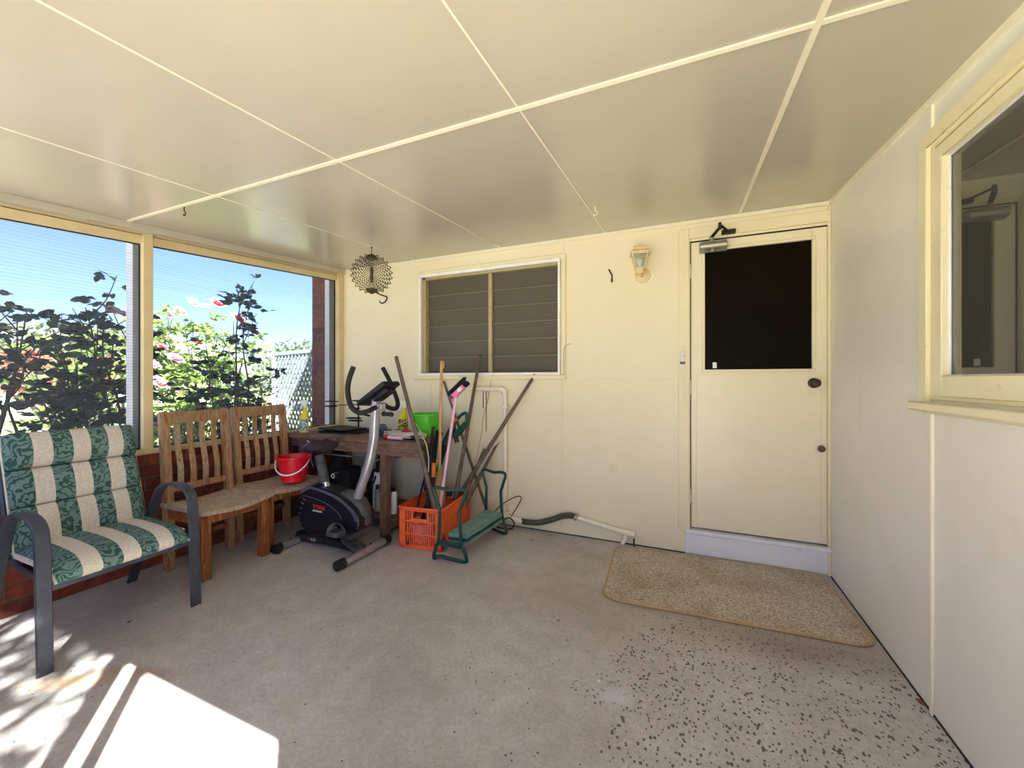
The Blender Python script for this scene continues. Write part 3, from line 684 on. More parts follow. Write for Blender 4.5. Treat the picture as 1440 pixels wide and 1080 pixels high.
# ---- hooks
def hook(name, pts, rr, label, m=dark_steel, loc=None):
    b = B(); tube(b, spline(pts, 6), rr, 8)
    return tag(obj(name, b, m, loc=loc), label, 'hook')
hx, hz = -.522, 2.05
hook('coat_hook', [(hx-.012,YB-.05,hz+.045),(hx-.004,YB-.025,hz+.025),(hx+.004,YB-.004,hz+.005),(hx,YB-.006,hz-.03),(hx+.006,YB-.03,hz-.045),(hx+.010,YB-.045,hz-.028)], .0055, 'dark metal coat hook screwed to the wall left of the lantern', loc=(hx,YB,hz))
hx, hz = -2.72, 2.09
hook('plant_hook', [(hx-.05,YB-.09,hz+.04),(hx-.04,YB-.07,hz+.005),(hx,YB-.03,hz-.015),(hx+.012,YB-.002,hz-.025),(hx+.010,YB-.03,hz-.075),(hx-.015,YB-.055,hz-.088),(hx-.03,YB-.06,hz-.065)], .006, 'dark curled metal hook on the back wall below the spinner', loc=(hx,YB,hz))
for (x, y, lb) in ((-2.683,1.396,'small dark hook screwed into the ceiling near the screens'), (-.523,2.55,'small pale hook screwed into the ceiling above the lantern side')):
    z = CZ(y); hook('ceiling_hook', [(x,y,z),(x,y,z-.025),(x+.010,y,z-.035),(x+.012,y,z-.05),(x,y,z-.056),(x-.010,y,z-.046)], .003, lb, dark_steel if y < 2 else cream_plastic, loc=(x,y,z))
# ---- wind spinner
sx_, sy_, sz_ = -2.375, 2.587, 2.125
r = thing('wind_spinner', 'round metal wind spinner of zigzag rings hanging from the ceiling', 'wind spinner', (sx_, sy_, sz_))
b = B(); nR = 7
for k in range(nR):
    R0 = .044+k*.0182; ang = math.radians(40+(6-k)*9.0); seg = 176; dx = V((math.cos(ang), math.sin(ang), 0)); nrm = V((-math.sin(ang), math.cos(ang), 0))
    rows = []
    for j in range(seg):
        ph = 2*PI*j/seg; wob = .0110*math.cos(22*ph)
        rr = []
        for dr in (-.0052, .0052):
            R = (R0+wob+dr)
            for t_ in (-.0008, .0008): rr.append(b.verts.new(V((sx_,sy_,sz_)) + dx*(R*math.sin(ph)) + V((0,0,R*math.cos(ph))) + nrm*t_))
        rows.append(rr)
    for j in range(seg):
        a, c = rows[j], rows[(j+1)%seg]
        for p, q in ((0,1),(1,3),(3,2),(2,0)): b.faces.new((a[p], a[q], c[q], c[p]))
obj('zigzag_rings', b, spinner_steel, r)
b = B(); ball(b, (sx_,sy_,sz_-.005), .03, s=(.5,.5,2.3), u=20, v=14)
for s in (1, -1): lathe(b, [(0,0),(.05,.0),(.042,.02),(.02,.034),(0,.038)], 22, T((sx_,sy_,sz_+s*.125)) @ Matrix.Rotation(0 if s > 0 else PI, 4, 'X'))
obj('centre_bead', b, spinner_steel, r)
b = B(); tube(b, [(sx_,sy_,sz_+.16),(sx_,sy_,CZ(sy_))], .0022, 6); ball(b, (sx_,sy_,CZ(sy_)-.012), .007); obj('hanger', b, dark_steel, r)

# ------------------------------------------------------------------ mat
def rrect(cx, cy, w_, d_, r_, n=8):
    out = []
    for k, (sx, sy) in enumerate(((1,1),(-1,1),(-1,-1),(1,-1))):
        for j in range(n+1):
            a = PI/2*k + PI/2*j/n; out.append((cx+sx*(w_/2-r_)+r_*math.cos(a), cy+sy*(d_/2-r_)+r_*math.sin(a)))
    return out
mc = (.178, 2.732); r = thing('door_mat', 'rectangular oatmeal loop pile mat on the concrete before the door', 'mat', (mc[0], mc[1], 0))
Mm = T((mc[0],mc[1],0), rz=math.radians(3.1))
b = B(); t = bmesh.new(); pl = rrect(0,0,1.265,.765,.09)
f0 = t.faces.new([t.verts.new((p[0],p[1],.012)) for p in pl]); ex = bmesh.ops.extrude_face_region(t, geom=[f0])
for v in ex['geom']:
    if isinstance(v, bmesh.types.BMVert): v.co.z = .002
join(b, t, Mm); obj('pile', b, rug_mat, r)
b = B(); tube(b, [Mm @ V((p[0],p[1],.008)) for p in pl], .008, 8, closed=True); obj('binding', b, rug_edge, r)

# ------------------------------------------------------------------ striped armchair
ac = thing('patio_armchair', 'slate metal patio armchair with a green and oatmeal striped cushion', 'armchair', (-2.80, 1.075, 0))
def P3(x, y, z): return V((-2.80+x, 1.075+y, z))
for s in (-1, 1):
    y = s*.287-.004
    b = B(); path = spline([P3(.30,y,0), P3(.285,y,.30), P3(.272,y,.54), P3(.24,y,.622), P3(.16,y,.652), P3(.05,y,.650), P3(-.035,y,.618), P3(-.09,y,.545), P3(-.17,y,.38), P3(-.265,y,.18), P3(-.355,y,0)], 8)
    strap(b, path, (0,1,0), .052, .016); obj('arm_and_leg_loop', b, grey_metal, ac)
b = B()
for s in (-1, 1):
    y = s*.252
    tube(b, spline([P3(.265,y,.355), P3(.0,y,.36), P3(-.13,y,.385), P3(-.23,y,.52), P3(-.31,y,.80), P3(-.345,y,.93)], 6), .012)
tube(b, [P3(-.345,-.252,.93), P3(-.345,.252,.93)], .012)
obj('seat_and_back_frame', b, grey_metal, ac)
b = B(); box(b, P3(.255,-.285,.335), P3(.275,.285,.375), .004); obj('cross_rail', b, grey_metal, ac)
b = B(); box(b, P3(-.22,-.28,.36), P3(-.20,.28,.385), .004); obj('cross_rail', b, grey_metal, ac)
b = B(); box(b, P3(-.16,-.24,.355), P3(.26,.24,.362)); obj('sling_seat', b, black_trim, ac)

def cushion(b, centre, thick, ny=26, wy=.255, nseg=40):
    """sweep a pillow cross-section: centre(s)->(x,z,nx,nz), thick(s)->half thickness, s in 0..1"""
    rings = []
    for j in range(ny+1):
        q = -1+2*j/ny; ed = (1-abs(q)**8)**.5 if abs(q) < 1 else 0
        ring = []
        for side in (1, -1):
            for k in range(nseg+1):
                s = k/nseg if side == 1 else 1-k/nseg
                x, z, nx, nz = centre(s); h = thick(s)*(.35+.65*ed)
                if side == -1: h = min(h, .022 if s < .68 else .035)
                y = q*wy*(1 if 0 < k < nseg else .985)
                ring.append(b.verts.new(P3(x+nx*h*side, y, z+nz*h*side)))
        rings.append(ring)
    m_ = len(rings[0])
    for a, c in zip(rings, rings[1:]):
        for k in range(m_): b.faces.new((a[k], a[(k+1)%m_], c[(k+1)%m_], c[k]))
    b.faces.new(rings[0]); b.faces.new(rings[-1][::-1])
def bc(s):     # back, from seat junction up
    x0_, z0_, x1_, z1_ = -.135, .415, -.315, .975
    L_ = math.hypot(x1_-x0_, z1_-z0_); return (x0_+(x1_-x0_)*s, z0_+(z1_-z0_)*s, (z1_-z0_)/L_, -(x1_-x0_)/L_)
def bt(s):
    folds = [0, .37, .69, 1.0]
    for a, c in zip(folds, folds[1:]):
        if a <= s <= c:
            t_ = (s-a)/(c-a); hh = .040 if c < .99 else .078
            return (.006 if s < .97 else .012)+hh*(math.sin(PI*max(0,min(1,t_)))**.30)
    return .008
b = B(); cushion(b, bc, bt, nseg=200); o = obj('back_cushion', b, fabric_mat, ac, sharp=1.2)
def sc_(s):
    x = -.15+.44*s; z = .425-.012*s + (-.10*(max(0,s-.80)/.2)**2*.45)
    dz = -.012/.44 - (.45*.10*2*max(0,s-.80)/.04/.44 if s > .8 else 0); L_ = math.hypot(1, dz); return (x, z, -dz/L_, 1/L_)
def stt(s): return .012+.034*(math.sin(PI*min(1,max(0,s)))**.3)
b = B(); cushion(b, sc_, stt, nseg=40); obj('seat_cushion', b, fabric_mat, ac, sharp=1.2)
for s in (-1, 1):
    b = B(); tube(b, [P3(bc(q/30)[0]+bc(q/30)[2]*.004, s*.255, bc(q/30)[1]+bc(q/30)[3]*.004) for q in range(31)], .006, 6)
    tube(b, [P3(sc_(q/20)[0], s*.255, sc_(q/20)[1]) for q in range(21)], .006, 6)
    box(b, P3(-.15,s*.253-.0035,.40), P3(.25,s*.253+.0035,.43), .003)
    obj('piping', b, piping_mat, ac, label='oatmeal piping and side band of the cushion')

# ------------------------------------------------------------------ wooden chairs (local frame: faces +x, seat centre over origin)
def wooden_chair(label, loc, rz):
    t = thing('garden_chair', label, 'chair', loc, rz, 'weathered slatted garden chairs')
    for s in (-1, 1):
        b = B(); box(b, (.155,s*.195-.029,0), (.213,s*.195+.029,.415), .005); obj('leg', b, wood_orange, t, local=True)
    for s in (-1, 1):
        b = B(); y = s*.195
        prism(b, [(-.20,0),(-.152,0),(-.162,.42),(-.215,.98),(-.225,1.025),(-.245,1.04),(-.268,1.03),(-.262,.98),(-.216,.42)], y-.025, y+.025, .006)
        obj('rear_post', b, wood_back, t, local=True)
    b = B(); box(b, (.165,-.17,.345), (.195,.17,.415), .003)
    box(b, (-.17,-.212,.345), (.17,-.188,.415), .003); box(b, (-.17,.188,.345), (.17,.212,.415), .003); box(b, (-.2,-.17,.345), (-.17,.17,.415), .003)
    obj('apron', b, wood_orange, t, local=True)
    for s in (-1,1):
        b = B(); box(b, (-.17,s*.195-.010,.13), (.16,s*.195+.010,.165), .003)
        # the photographed chairs only show a rear stretcher low down
        b.free()
    b = B(); box(b, (-.185,-.17,.16), (-.165,.17,.20), .003); obj('stretcher', b, wood_orange, t, local=True)
    # seat of six boards, dished, wavy front edge
    b = B(); n = 14
    for k in range(6):
        xa = -.20+k*.0735; xb = xa+.071
        top = []; bot = []
        for j in range(n+1):
            q = -1+2*j/n; y = q*.235; z = .447-.018*math.cos(q*PI/2)**1.2+(0 if k < 5 else .0)
            for lst, dz in ((top, 0), (bot, -.026)):
                zz = z+dz; extra = .007*math.cos(q*PI)*(1 if k == 5 else 0)
                lst.append((b.verts.new((xa, y, zz)), b.verts.new((xb+extra, y, zz-(.006 if k == 5 else 0)))))
        for j in range(n):
            b.faces.new((top[j][0], top[j][1], top[j+1][1], top[j+1][0])); b.faces.new((bot[j][1], bot[j][0], bot[j+1][0], bot[j+1][1]))
            b.faces.new((top[j][0], top[j+1][0], bot[j+1][0], bot[j][0])); b.faces.new((top[j+1][1], top[j][1], bot[j][1], bot[j+1][1]))
        for j in (0, n): b.faces.new((top[j][0], top[j][1], bot[j][1], bot[j][0]))
    obj('seat', b, wood_seat, t, local=True)
    def bx_(z): return -.189-(z-.42)*.092
    for z0_, z1_, nm in ((.50,.545,'lower_back_rail'), (.955,1.035,'top_rail')):
        b = B(); zc = (z0_+z1_)/2; box(b, (-.014,-.172,z0_-zc), (.014,.172,z1_-zc), .005, M=T((bx_(zc)-.002,0,zc), ry=-.092)); obj(nm, b, wood_back, t, local=True)
    for k in range(4):
        y = -.117+k*.078; b = B()
        pts = [(bx_(z)+.012*math.sin((z-.54)/.42*2*PI), y, z) for z in [.54+.42*q/14 for q in range(15)]]
        strap(b, pts, (0,1,0), .037, .012); obj('back_slat', b, wood_back if k % 2 else wood_grey, t, local=True)
    return t
c1 = wooden_chair('weathered slatted garden chair next to the armchair, its seat empty', (-2.945, 1.735, 0), .02)
c2 = copy_thing(c1, 'weathered slatted garden chair with the red bucket on its seat', (-2.995, 2.215, 0), math.radians(-3))

# ------------------------------------------------------------------ red bucket on chair
def bucket(name, label, loc, r0, r1, h, m, rim=True, handle=None):
    t = thing(name, label, 'bucket', loc)
    b = B(); prof = [(0,0.004),(r0-.012,.004),(r0-.008,0),(r0,0),(r0+(r1-r0)*.9,h*.9),(r0+(r1-r0)*.9+.004,h*.9),(r1+.004,h-.012),(r1+.009,h-.010),(r1+.009,h),(r1-.002,h),(r1-.006,h-.01),(r0+(r1-r0)*.1-.004,h*.1),(r0-.005,.012),(0,.012)]
    lathe(b, prof, 44, T(loc)); obj('pail', b, m, t); return t
bz = .449; bl = V((-2.872, 2.255, bz))
rb = bucket('red_bucket', 'red plastic bucket with a white handle standing on a wooden chair', tuple(bl), .085, .118, .195, red_plastic)
b = B(); n = 20; pts = []
ax = V((.45,-.89,0)).normalized()       # droops towards the viewer; pivots left and right
side = V((.89,.45,0)).normalized()
for k in range(n+1):
    a = PI*k/n; pts.append(bl+V((0,0,.172))+side*(-.128*math.cos(a))+ax*(.115*math.sin(a))+V((0,0,-.105*math.sin(a))))
strap(b, pts, (.2,-.1,1), .013, .006); obj('handle', b, white_plastic, rb, label='white plastic handle hanging down')
for s in (-1, 1):
    b = B(); cyl(b, bl+side*s*.112+V((0,0,.172)), bl+side*s*.132+V((0,0,.172)), .012); obj('handle_lug', b, red_plastic, rb)

# ------------------------------------------------------------------ work bench
BT = .776
r = thing('work_bench', 'rough old timber work bench in the corner under the screens', 'bench', (-2.55, 2.8, 0))
b = B(); yy = 2.49
for k, (wd_, x0_, x1_) in enumerate(((.115,-2.63,-1.84),(.13,-3.2,-1.865),(.12,-3.22,-1.93),(.13,-3.22,-1.955),(.125,-3.22,-2.02))):
    ya_ = yy; box(b, (x0_, ya_, BT-.032), (x1_, ya_+wd_-.004, BT-.001*(k%3)), .003); yy += wd_
obj('bench_top', b, bench_wood, r)
b = B(); box(b, (-3.25,2.46,BT-.03), (-2.635,2.60,BT+.006), .004); obj('side_board', b, bench_wood, r)
b = B(); box(b, (-2.7,2.495,BT-.115), (-1.845,2.52,BT-.033), .003); box(b, (-3.24,2.53,BT-.115), (-2.7,2.555,BT-.033), .003); obj('front_rail', b, bench_wood, r)
b = B(); box(b, (-2.20,2.58,BT-.17), (-2.165,3.14,BT-.035), .003); obj('cross_beam', b, bench_wood, r)
b = B(); box(b, (-3.2,3.08,BT-.12), (-2.1,3.12,BT-.033), .003); obj('rear_rail', b, bench_wood, r)
for lo, hi in (((-2.235,2.522,0),(-2.17,2.58,BT-.033)), ((-3.20,2.56,0),(-3.13,2.62,BT-.033)), ((-3.20,3.08,0),(-3.14,3.14,BT-.12)), ((-2.22,3.085,0),(-2.16,3.145,BT-.12))):
    b = B(); box(b, lo, hi, .004); obj('leg', b, bench_leg, r)
b = B(); box(b, (-3.18,2.62,.10), (-2.17,2.80,.125), .003); box(b, (-3.18,2.81,.10), (-2.19,3.08,.125), .003); obj('lower_shelf', b, bench_wood, r)
b = B(); box(b, (-2.20,2.585,.05), (-2.17,3.08,.10)); obj('shelf_bearer', b, bench_wood, r)
b = B(); box(b, (-3.2,2.62,.05),(-3.17,3.08,.10)); obj('shelf_bearer', b, bench_wood, r)

# ---- things on the bench
def spray_bottle(label, loc, rz, lab):
    t = thing('spray_bottle', label, 'bottle', loc, rz)
    b = B()
    def ov(z, a, c, dx=0): return [(dx+a*math.cos(2*PI*k/20), c*math.sin(2*PI*k/20), z) for k in range(20)]
    secs = [ov(0,.040,.024), ov(.01,.044,.027), ov(.12,.044,.027), ov(.145,.040,.026,.002), ov(.19,.020,.018,.012), ov(.215,.014,.014,.014), ov(.225,.014,.014,.014)]
    rs = [[b.verts.new(p) for p in s] for s in secs]
    for a, c in zip(rs, rs[1:]):
        for k in range(20): b.faces.new((a[k], a[(k+1)%20], c[(k+1)%20], c[k]))
    b.faces.new(rs[0][::-1]); b.faces.new(rs[-1]); obj('bottle_body', b, yellow_plastic, t, local=True, sharp=1.2)
    b = B(); lathe(b, [(0,0),(.017,0),(.017,.022),(.012,.026),(0,.026)], 18, T((.014,0,.222)))
    prism(b, [(-.045,.262),(-.05,.278),(-.02,.288),(.04,.286),(.046,.262),(.02,.245),(-.01,.248)], -.011, .011, .004)
    obj('trigger_head', b, white_plastic, t, local=True)
    b = B(); prism(b, [(-.022,.25),(-.030,.225),(-.026,.205),(-.020,.207),(-.022,.225),(-.012,.248)], -.006, .006); obj('trigger', b, white_plastic, t, local=True)
    b = B()
    pts = [(.0445*math.cos(a), .0275*math.sin(a)) for a in [PI*1.05+PI*.9*k/14 for k in range(15)]]
    for (xa, ya_), (xb, yb_) in zip(pts, pts[1:]):
        q = [b.verts.new(p) for p in ((xa,ya_,.015),(xb,yb_,.015),(xb,yb_,.125),(xa,ya_,.125))]; b.faces.new(q)
    bmesh.ops.remove_doubles(b, verts=b.verts, dist=1e-5); obj('label', b, lab, t, local=True)
    return t
p = at_z(426, 608, BT+.006); spray_bottle('yellow spray bottle with white trigger before the lattice, left on the bench', (-3.12, 2.555, BT+.006), .15, label_mat)
spray_bottle('yellow spray bottle with black label standing beside the green bucket', (-2.33, 2.93, BT), .9, label_bk)
gl = V((-2.055, 2.90, BT)); bucket('green_bucket', 'lime green plastic bucket on the right end of the work bench', tuple(gl), .105, .125, .185, green_plastic)

# wire stand of hoops (black)
r = thing('wire_stand', 'black wire stand with stacked oval hoops on the bench behind the bike', 'stand', (-2.87, 2.95, BT))
WXs = -2.87
b = B(); tube(b, [(WXs,2.95,BT+.005),(WXs,2.95,BT+.28)], .007, 8); obj('rod', b, rack_steel, r)
b = B(); tube(b, [(WXs,2.95,BT+.155),(WXs+.14,2.93,BT+.14),(WXs+.22,2.91,BT+.135)], .010, 8); obj('branch', b, rack_steel, r)
for (dx, dy, dz, a, c) in ((-.33,-.02,.262,.085,.035),(-.34,-.03,.215,.085,.03),(.04,.0,.275,.11,.05),(.07,.02,.235,.10,.05),(-.05,0,.20,.06,.04),(-.03,-.03,.11,.085,.04),(-.02,-.02,.085,.08,.035),(.14,-.02,.255,.07,.04)):
    b = B(); tube(b, [(WXs+dx+a*math.cos(2*PI*k/28), 2.95+dy+c*math.sin(2*PI*k/28), BT+dz) for k in range(28)], .0048, 6, closed=True); obj('hoop', b, rack_steel, r)
b = B(); tube(b, [(WXs-.33,2.93,BT+.22),(WXs,2.95,BT+.24),(WXs+.14,2.95,BT+.255)], .0045, 6); obj('arm', b, rack_steel, r)
b = B(); lathe(b, [(0,0),(.06,0),(.06,.004),(0,.006)], 20, T((WXs,2.95,BT))); obj('base', b, rack_steel, r)
# grill racks
r = thing('oven_rack', 'flat black wire grill rack lying on the left of the bench', 'rack', (-2.8, 2.72, BT))
b = B(); M = T((-2.80,2.74,BT+.012), rz=.12)
pl = rrect(0,0,.42,.26,.03,4); tube(b, [M @ V((q[0],q[1],0)) for q in pl], .005, 6, closed=True); obj('rack_frame', b, rack_steel, r)
b = B()
for k in range(13): tube(b, [M @ V((-.20+.033*k,-.125,.004)), M @ V((-.20+.033*k,.125,.004))], .0028, 6)
obj('rack_wires', b, rack_steel, r)
b = B(); box(b, (-.19,-.13,0), (.19,.13,.012), .004, M=T((-2.90,2.78,BT+.022), rz=-.2)); tag(obj('baking_tray', b, rack_steel, loc=(-2.9,2.78,BT)), 'thin black tray lying across the grill rack', 'tray')
# bundle of grey cloth / gloves behind mast
b = B()
for k in range(7):
    a = random.uniform(0, 6.28); ball(b, (-2.36+.03*math.cos(a), 2.66+.03*math.sin(a), BT+.03+.008*k), .034, s=(1.2, .9, .8), u=10, v=7)
tag(obj('garden_gloves', b, pm('blue_grey_fabric', (62,68,84), (100,106,122), 30, rough=.9, bump=.4), loc=(-2.36,2.66,BT)), 'crumpled blue grey gloves on the bench beside the bike mast', 'gloves')
# coiled cable
b = B(); random.seed(3); pts = []
for k in range(150):
    a = k*.33; R = .12+.03*math.sin(k*.21)+random.uniform(-.006,.006)
    pts.append((-2.10+R*1.35*math.cos(a), 2.66+R*.62*math.sin(a), BT+.006+.0003*k+random.uniform(0,.006)))
pts += [(-1.95,2.60,BT+.06),(-1.86,2.57,BT+.05),(-1.815,2.56,BT-.02),(-1.80,2.57,BT-.12),(-1.81,2.58,BT-.22),(-1.825,2.58,BT-.27)]
tube(b, pts, .0042, 6); tag(obj('electric_cable', b, cable_white, loc=(-2.1,2.66,BT)), 'white cable coiled on the bench with its end hanging over', 'cable')
b = B(); tube(b, spline([(-2.28,2.64,BT+.01),(-2.20,2.70,BT+.09),(-2.10,2.72,BT+.14),(-2.0,2.70,BT+.10),(-1.93,2.66,BT+.03),(-1.90,2.63,BT+.006)], 6), .003, 6)
tag(obj('loose_wire', b, cable_white, loc=(-2.1,2.7,BT)), 'single white wire arching in front of the green bucket', 'cable')
# torch & grip
r = thing('hand_torch', 'pink and red hand torch lying on the bench front edge', 'torch', (-2.1, 2.56, BT))
b = B(); cyl(b, (-2.17,2.545,BT+.018), (-2.03,2.545,BT+.016), .014, .012, 16); obj('barrel', b, pale_pink, r)
b = B(); cyl(b, (-2.20,2.545,BT+.019), (-2.165,2.545,BT+.018), .021, .015, 16); obj('torch_head', b, red_grip, r)
r = thing('cordless_tool', 'small red and black power tool on the bench beside the cable', 'tool', (-2.04, 2.60, BT))
b = B(); ball(b, (-2.05,2.62,BT+.05), .035, s=(1.5,.8,.9)); obj('motor_housing', b, red_grip, r)
b = B(); box(b, (-2.06,2.59,BT), (-1.96,2.65,BT+.034), .01); cyl(b, (-1.99,2.61,BT+.02), (-1.93,2.60,BT+.022), .02, seg=14); obj('battery_base', b, black_plastic, r)
b = B(); box(b, (-2.30,2.60,BT), (-2.22,2.63,BT+.008), .003, M=None); box(b, (-2.255,2.612,BT+.002), (-2.12,2.622,BT+.010), .002); tag(obj('putty_knife', b, dark_steel, loc=(-2.25,2.6,BT)), 'small dark scraper lying left of the pink torch', 'tool')

# ---- under the bench
def can(name, label, cat, x, y, z, rr, h, m, capm, z2=.03, lab=None):
    t = thing(name, label, cat, (x,y,z)); b = B()
    lathe(b, [(0,0),(rr,0),(rr,h*.86),(rr*.8,h*.93),(rr*.45,h*.96),(0,h*.96)], 22, T((x,y,z))); obj('can_body', b, m, t)
    b = B(); lathe(b, [(0,0),(rr*.72,0),(rr*.72,h*.2),(0,h*.2)], 20, T((x,y,z+h*.90))); obj('cap', b, capm, t)
    if lab:
        b = B(); lathe(b, [(rr+.001,h*.15),(rr+.001,h*.8)], 22, T((x,y,z))); obj('can_label', b, lab, t)
    return t
SH = .125
r = thing('oil_can', 'blue and yellow oil tin with a black top under the bench', 'tin', (-2.33, 2.70, SH))
b = B(); box(b, (-2.37,2.67,SH), (-2.345,2.73,SH+.17), .004); obj('yellow_side', b, pm('mustard_print', (214,160,30), rough=.4), r, label='mustard yellow side')
b = B(); box(b, (-2.345,2.67,SH), (-2.285,2.73,SH+.17), .004); obj('blue_side', b, blue_plastic, r, label='blue side')
b = B(); box(b, (-2.375,2.665,SH+.17), (-2.28,2.735,SH+.235), .01); obj('black_top', b, black_plastic, r)
can('aerosol_can', 'white aerosol can beside the bench post', 'can', -2.255, 2.72, SH, .026, .20, white_plastic, black_plastic)
can('detergent_bottle', 'white plastic bottle behind the bike mast under the bench', 'bottle', -2.50, 2.80, SH, .045, .28, white_plastic, white_plastic)
can('solvent_bottle', 'grey translucent bottle standing left of the oil tin', 'bottle', -2.43, 2.73, SH, .035, .20, pm('milky_plastic', (150,160,158), rough=.4), black_plastic)
can('paint_tin', 'dark paint tin at the back under the bench', 'tin', -3.08, 2.98, SH, .07, .17, twine, dark_steel)
can('watering_pot', 'black plastic pot on the shelf beneath the bench', 'pot', -2.94, 2.78, SH, .085, .40, twine, twine)
b = B(); cyl(b, (-2.60,2.72,SH+.02), (-2.62,2.74,SH+.36), .012); tag(obj('grey_pipe_offcut', b, pm('offcut_grey', (130,130,134), rough=.5), loc=(-2.6,2.72,SH)), 'upright grey pipe offcut under the bench', 'pipe')
b = B(); tube(b, spline([(-2.48,2.66,SH+.42),(-2.40,2.68,SH+.46),(-2.33,2.70,SH+.40),(-2.31,2.72,SH+.25)], 6), .006); tag(obj('grey_hose', b, grey_rubber, loc=(-2.4,2.7,SH)), 'thin hose looping under the bench rail', 'hose')
b = B(); cyl(b, (-3.05,2.66,BT-.19), (-2.25,2.64,BT-.19), .008, seg=10); tag(obj('curtain_rod', b, silver, loc=(-2.6,2.65,BT-.19)), 'thin grey rod stored under the bench top', 'rod')
random.seed(11)
r = thing('garden_sprayer', 'heap of black garden sprayer parts and fittings under the bench', 'sprayer', (-2.75, 2.9, SH))
b = B(); lathe(b, [(0,0),(.10,0),(.11,.05),(.11,.2),(.07,.28),(.03,.30),(.03,.36),(0,.36)], 22, T((-2.62,2.95,SH))); obj('tank', b, twine, r)
b = B(); tube(b, spline([(-2.62,2.95,SH+.34),(-2.52,2.86,SH+.40),(-2.5,2.76,SH+.25),(-2.56,2.70,SH+.12),(-2.66,2.72,SH+.03)], 7), .010); obj('hose', b, twine, r)
b = B(); tube(b, [(-2.62,2.95,SH+.36),(-2.62,2.95,SH+.43)], .012); tube(b, [(-2.70,2.95,SH+.43),(-2.54,2.95,SH+.43)], .012); obj('pump_handle', b, twine, r)
b = B(); box(b, (-2.84,2.64,SH), (-2.68,2.84,SH+.34), .01); tag(obj('storage_tub', b, twine, loc=(-2.76,2.74,SH)), 'tall black tub beneath the bench behind the bike seat post', 'tub')
# small potted succulent-like black fitting cluster right of the post, on the floor by the wall
r = thing('irrigation_fitting', 'black irrigation valves and elbows on the wall right of the bench post', 'pipe fitting', (-2.12, 3.05, 0))
b = B()
for q in ((0,0,.33),(.05,0,.36),(.02,-.02,.41),(.09,.0,.33),(.03,0,.28),(-.03,0,.40),(.0,0,.22),(.07,-.01,.24)): ball(b, (-2.12+q[0],3.06+q[1],q[2]), .026, u=9, v=6)
cyl(b, (-2.10,3.06,0), (-2.10,3.06,.36), .014); obj('valve_cluster', b, twine, r)
b = B(); cyl(b, (-2.16,3.05,.245), (-1.90,3.05,.245), .028); cyl(b, (-1.99,3.05,.245), (-1.94,3.05,.245), .033); obj('threaded_pipe', b, pm('dark_pipe', (66,72,80), (90,96,104), 60, rough=.5), r)
b = B(); cyl(b, (-2.14,3.05,.18), (-2.14,3.05,.225), .024); obj('white_elbow', b, white_plastic, r)

# ------------------------------------------------------------------ exercise bike
bk = thing('exercise_bike', 'silver and black exercise bike with curved handlebars before the bench', 'exercise bike', (-2.38, 2.21, 0))
YN, YFb = 2.12, 2.29; YC = 2.205
def py(u, v, y=YN): q = at_y(u, v, y); return (q.x, q.z)
shell = [py(*q) for q in ((420,738),(416,715),(420,698),(426,689),(436,684),(452,688),(470,695),(486,706),(498,719),(504,733),(503,748),(490,754),(468,755),(445,755),(430,754))]
b = B(); prism(b, shell, YN, YFb, .018, seg=3); obj('shell', b, navy_plastic, bk)
b = B(); arc = [py(*q) for q in ((424,692),(436,686),(452,690),(470,698),(485,709),(496,721),(501,734))]
strap(b, spline([(q[0], YN-.001, q[1]) for q in arc], 5), (0,1,0), .012, .016); obj('arched_trim', b, pm('slate_blue_plastic', (74,80,100), (84,90,112), rough=.35), bk, label='slate blue arched trim')
b = B(); arc = [py(*q) for q in ((423,700),(428,697),(445,702),(462,710),(476,722),(480,730))]
strap(b, spline([(q[0], YN-.0005, q[1]) for q in arc], 5), (0,1,0), .004, .002); obj('pin_stripe', b, silver, bk)
for k, q in enumerate(((428,702),(425,707),(423,714),(421,721),(421,728),(423,735),(426,742))):
    b = B(); x, z = py(*q); strap(b, [(x-.012, YN-.001, z+.005-.0015*k), (x+.016, YN-.001, z-.008+.001*k)], (0,1,0), .005, .004); obj('vent_slot', b, silver, bk)
# flywheel cowl at the front
b = B(); cx, cz = -2.24, .27
M = T((cx, YC+.01, cz), rx=PI/2)
lathe(b, [(0,-.062),(.12,-.062),(.165,-.05),(.178,-.03),(.18,0),(.178,.03),(.165,.05),(.12,.062),(0,.062)], 40, M); obj('flywheel_cowl', b, dusty_grey, bk)
# crank & pedals
b = B(); ccx, ccz = at_y(470,742,YN-.01).x, .205
M = T((ccx, YN-.02, ccz), rx=PI/2); lathe(b, [(0,-.01),(.03,-.01),(.032,.015),(.02,.022),(0,.022)], 24, M)
strap(b, [(ccx,YN-.035,ccz),(ccx+.09,YN-.04,ccz+.005)], (0,0,1), .026, .012)
strap(b, [(ccx,YFb+.02,ccz),(ccx-.14,YFb+.025,ccz+.03)], (0,0,1), .026, .012); cyl(b, (ccx,YN-.02,ccz), (ccx,YFb+.03,ccz), .012); obj('crank', b, dusty_grey, bk)
for (dx, y0_, y1_, dz) in ((.10, YN-.13, YN-.045, .005), (-.14, YFb+.03, YFb+.12, .03)):
    b = B(); box(b, (ccx+dx-.05,y0_,ccz+dz-.015), (ccx+dx+.05,y1_,ccz+dz+.015), .006); pd = obj('pedal', b, dusty_grey, bk)
    b = B(); strap(b, spline([(ccx+dx-.03,y0_,ccz+dz+.01),(ccx+dx-.02,y0_+.01,ccz+dz+.05),(ccx+dx,(y0_+y1_)/2,ccz+dz+.07),(ccx+dx+.02,y1_-.01,ccz+dz+.04),(ccx+dx+.03,y1_,ccz+dz)], 5), (1,0,0), .03, .003); obj('pedal_strap', b, dusty_grey, pd)
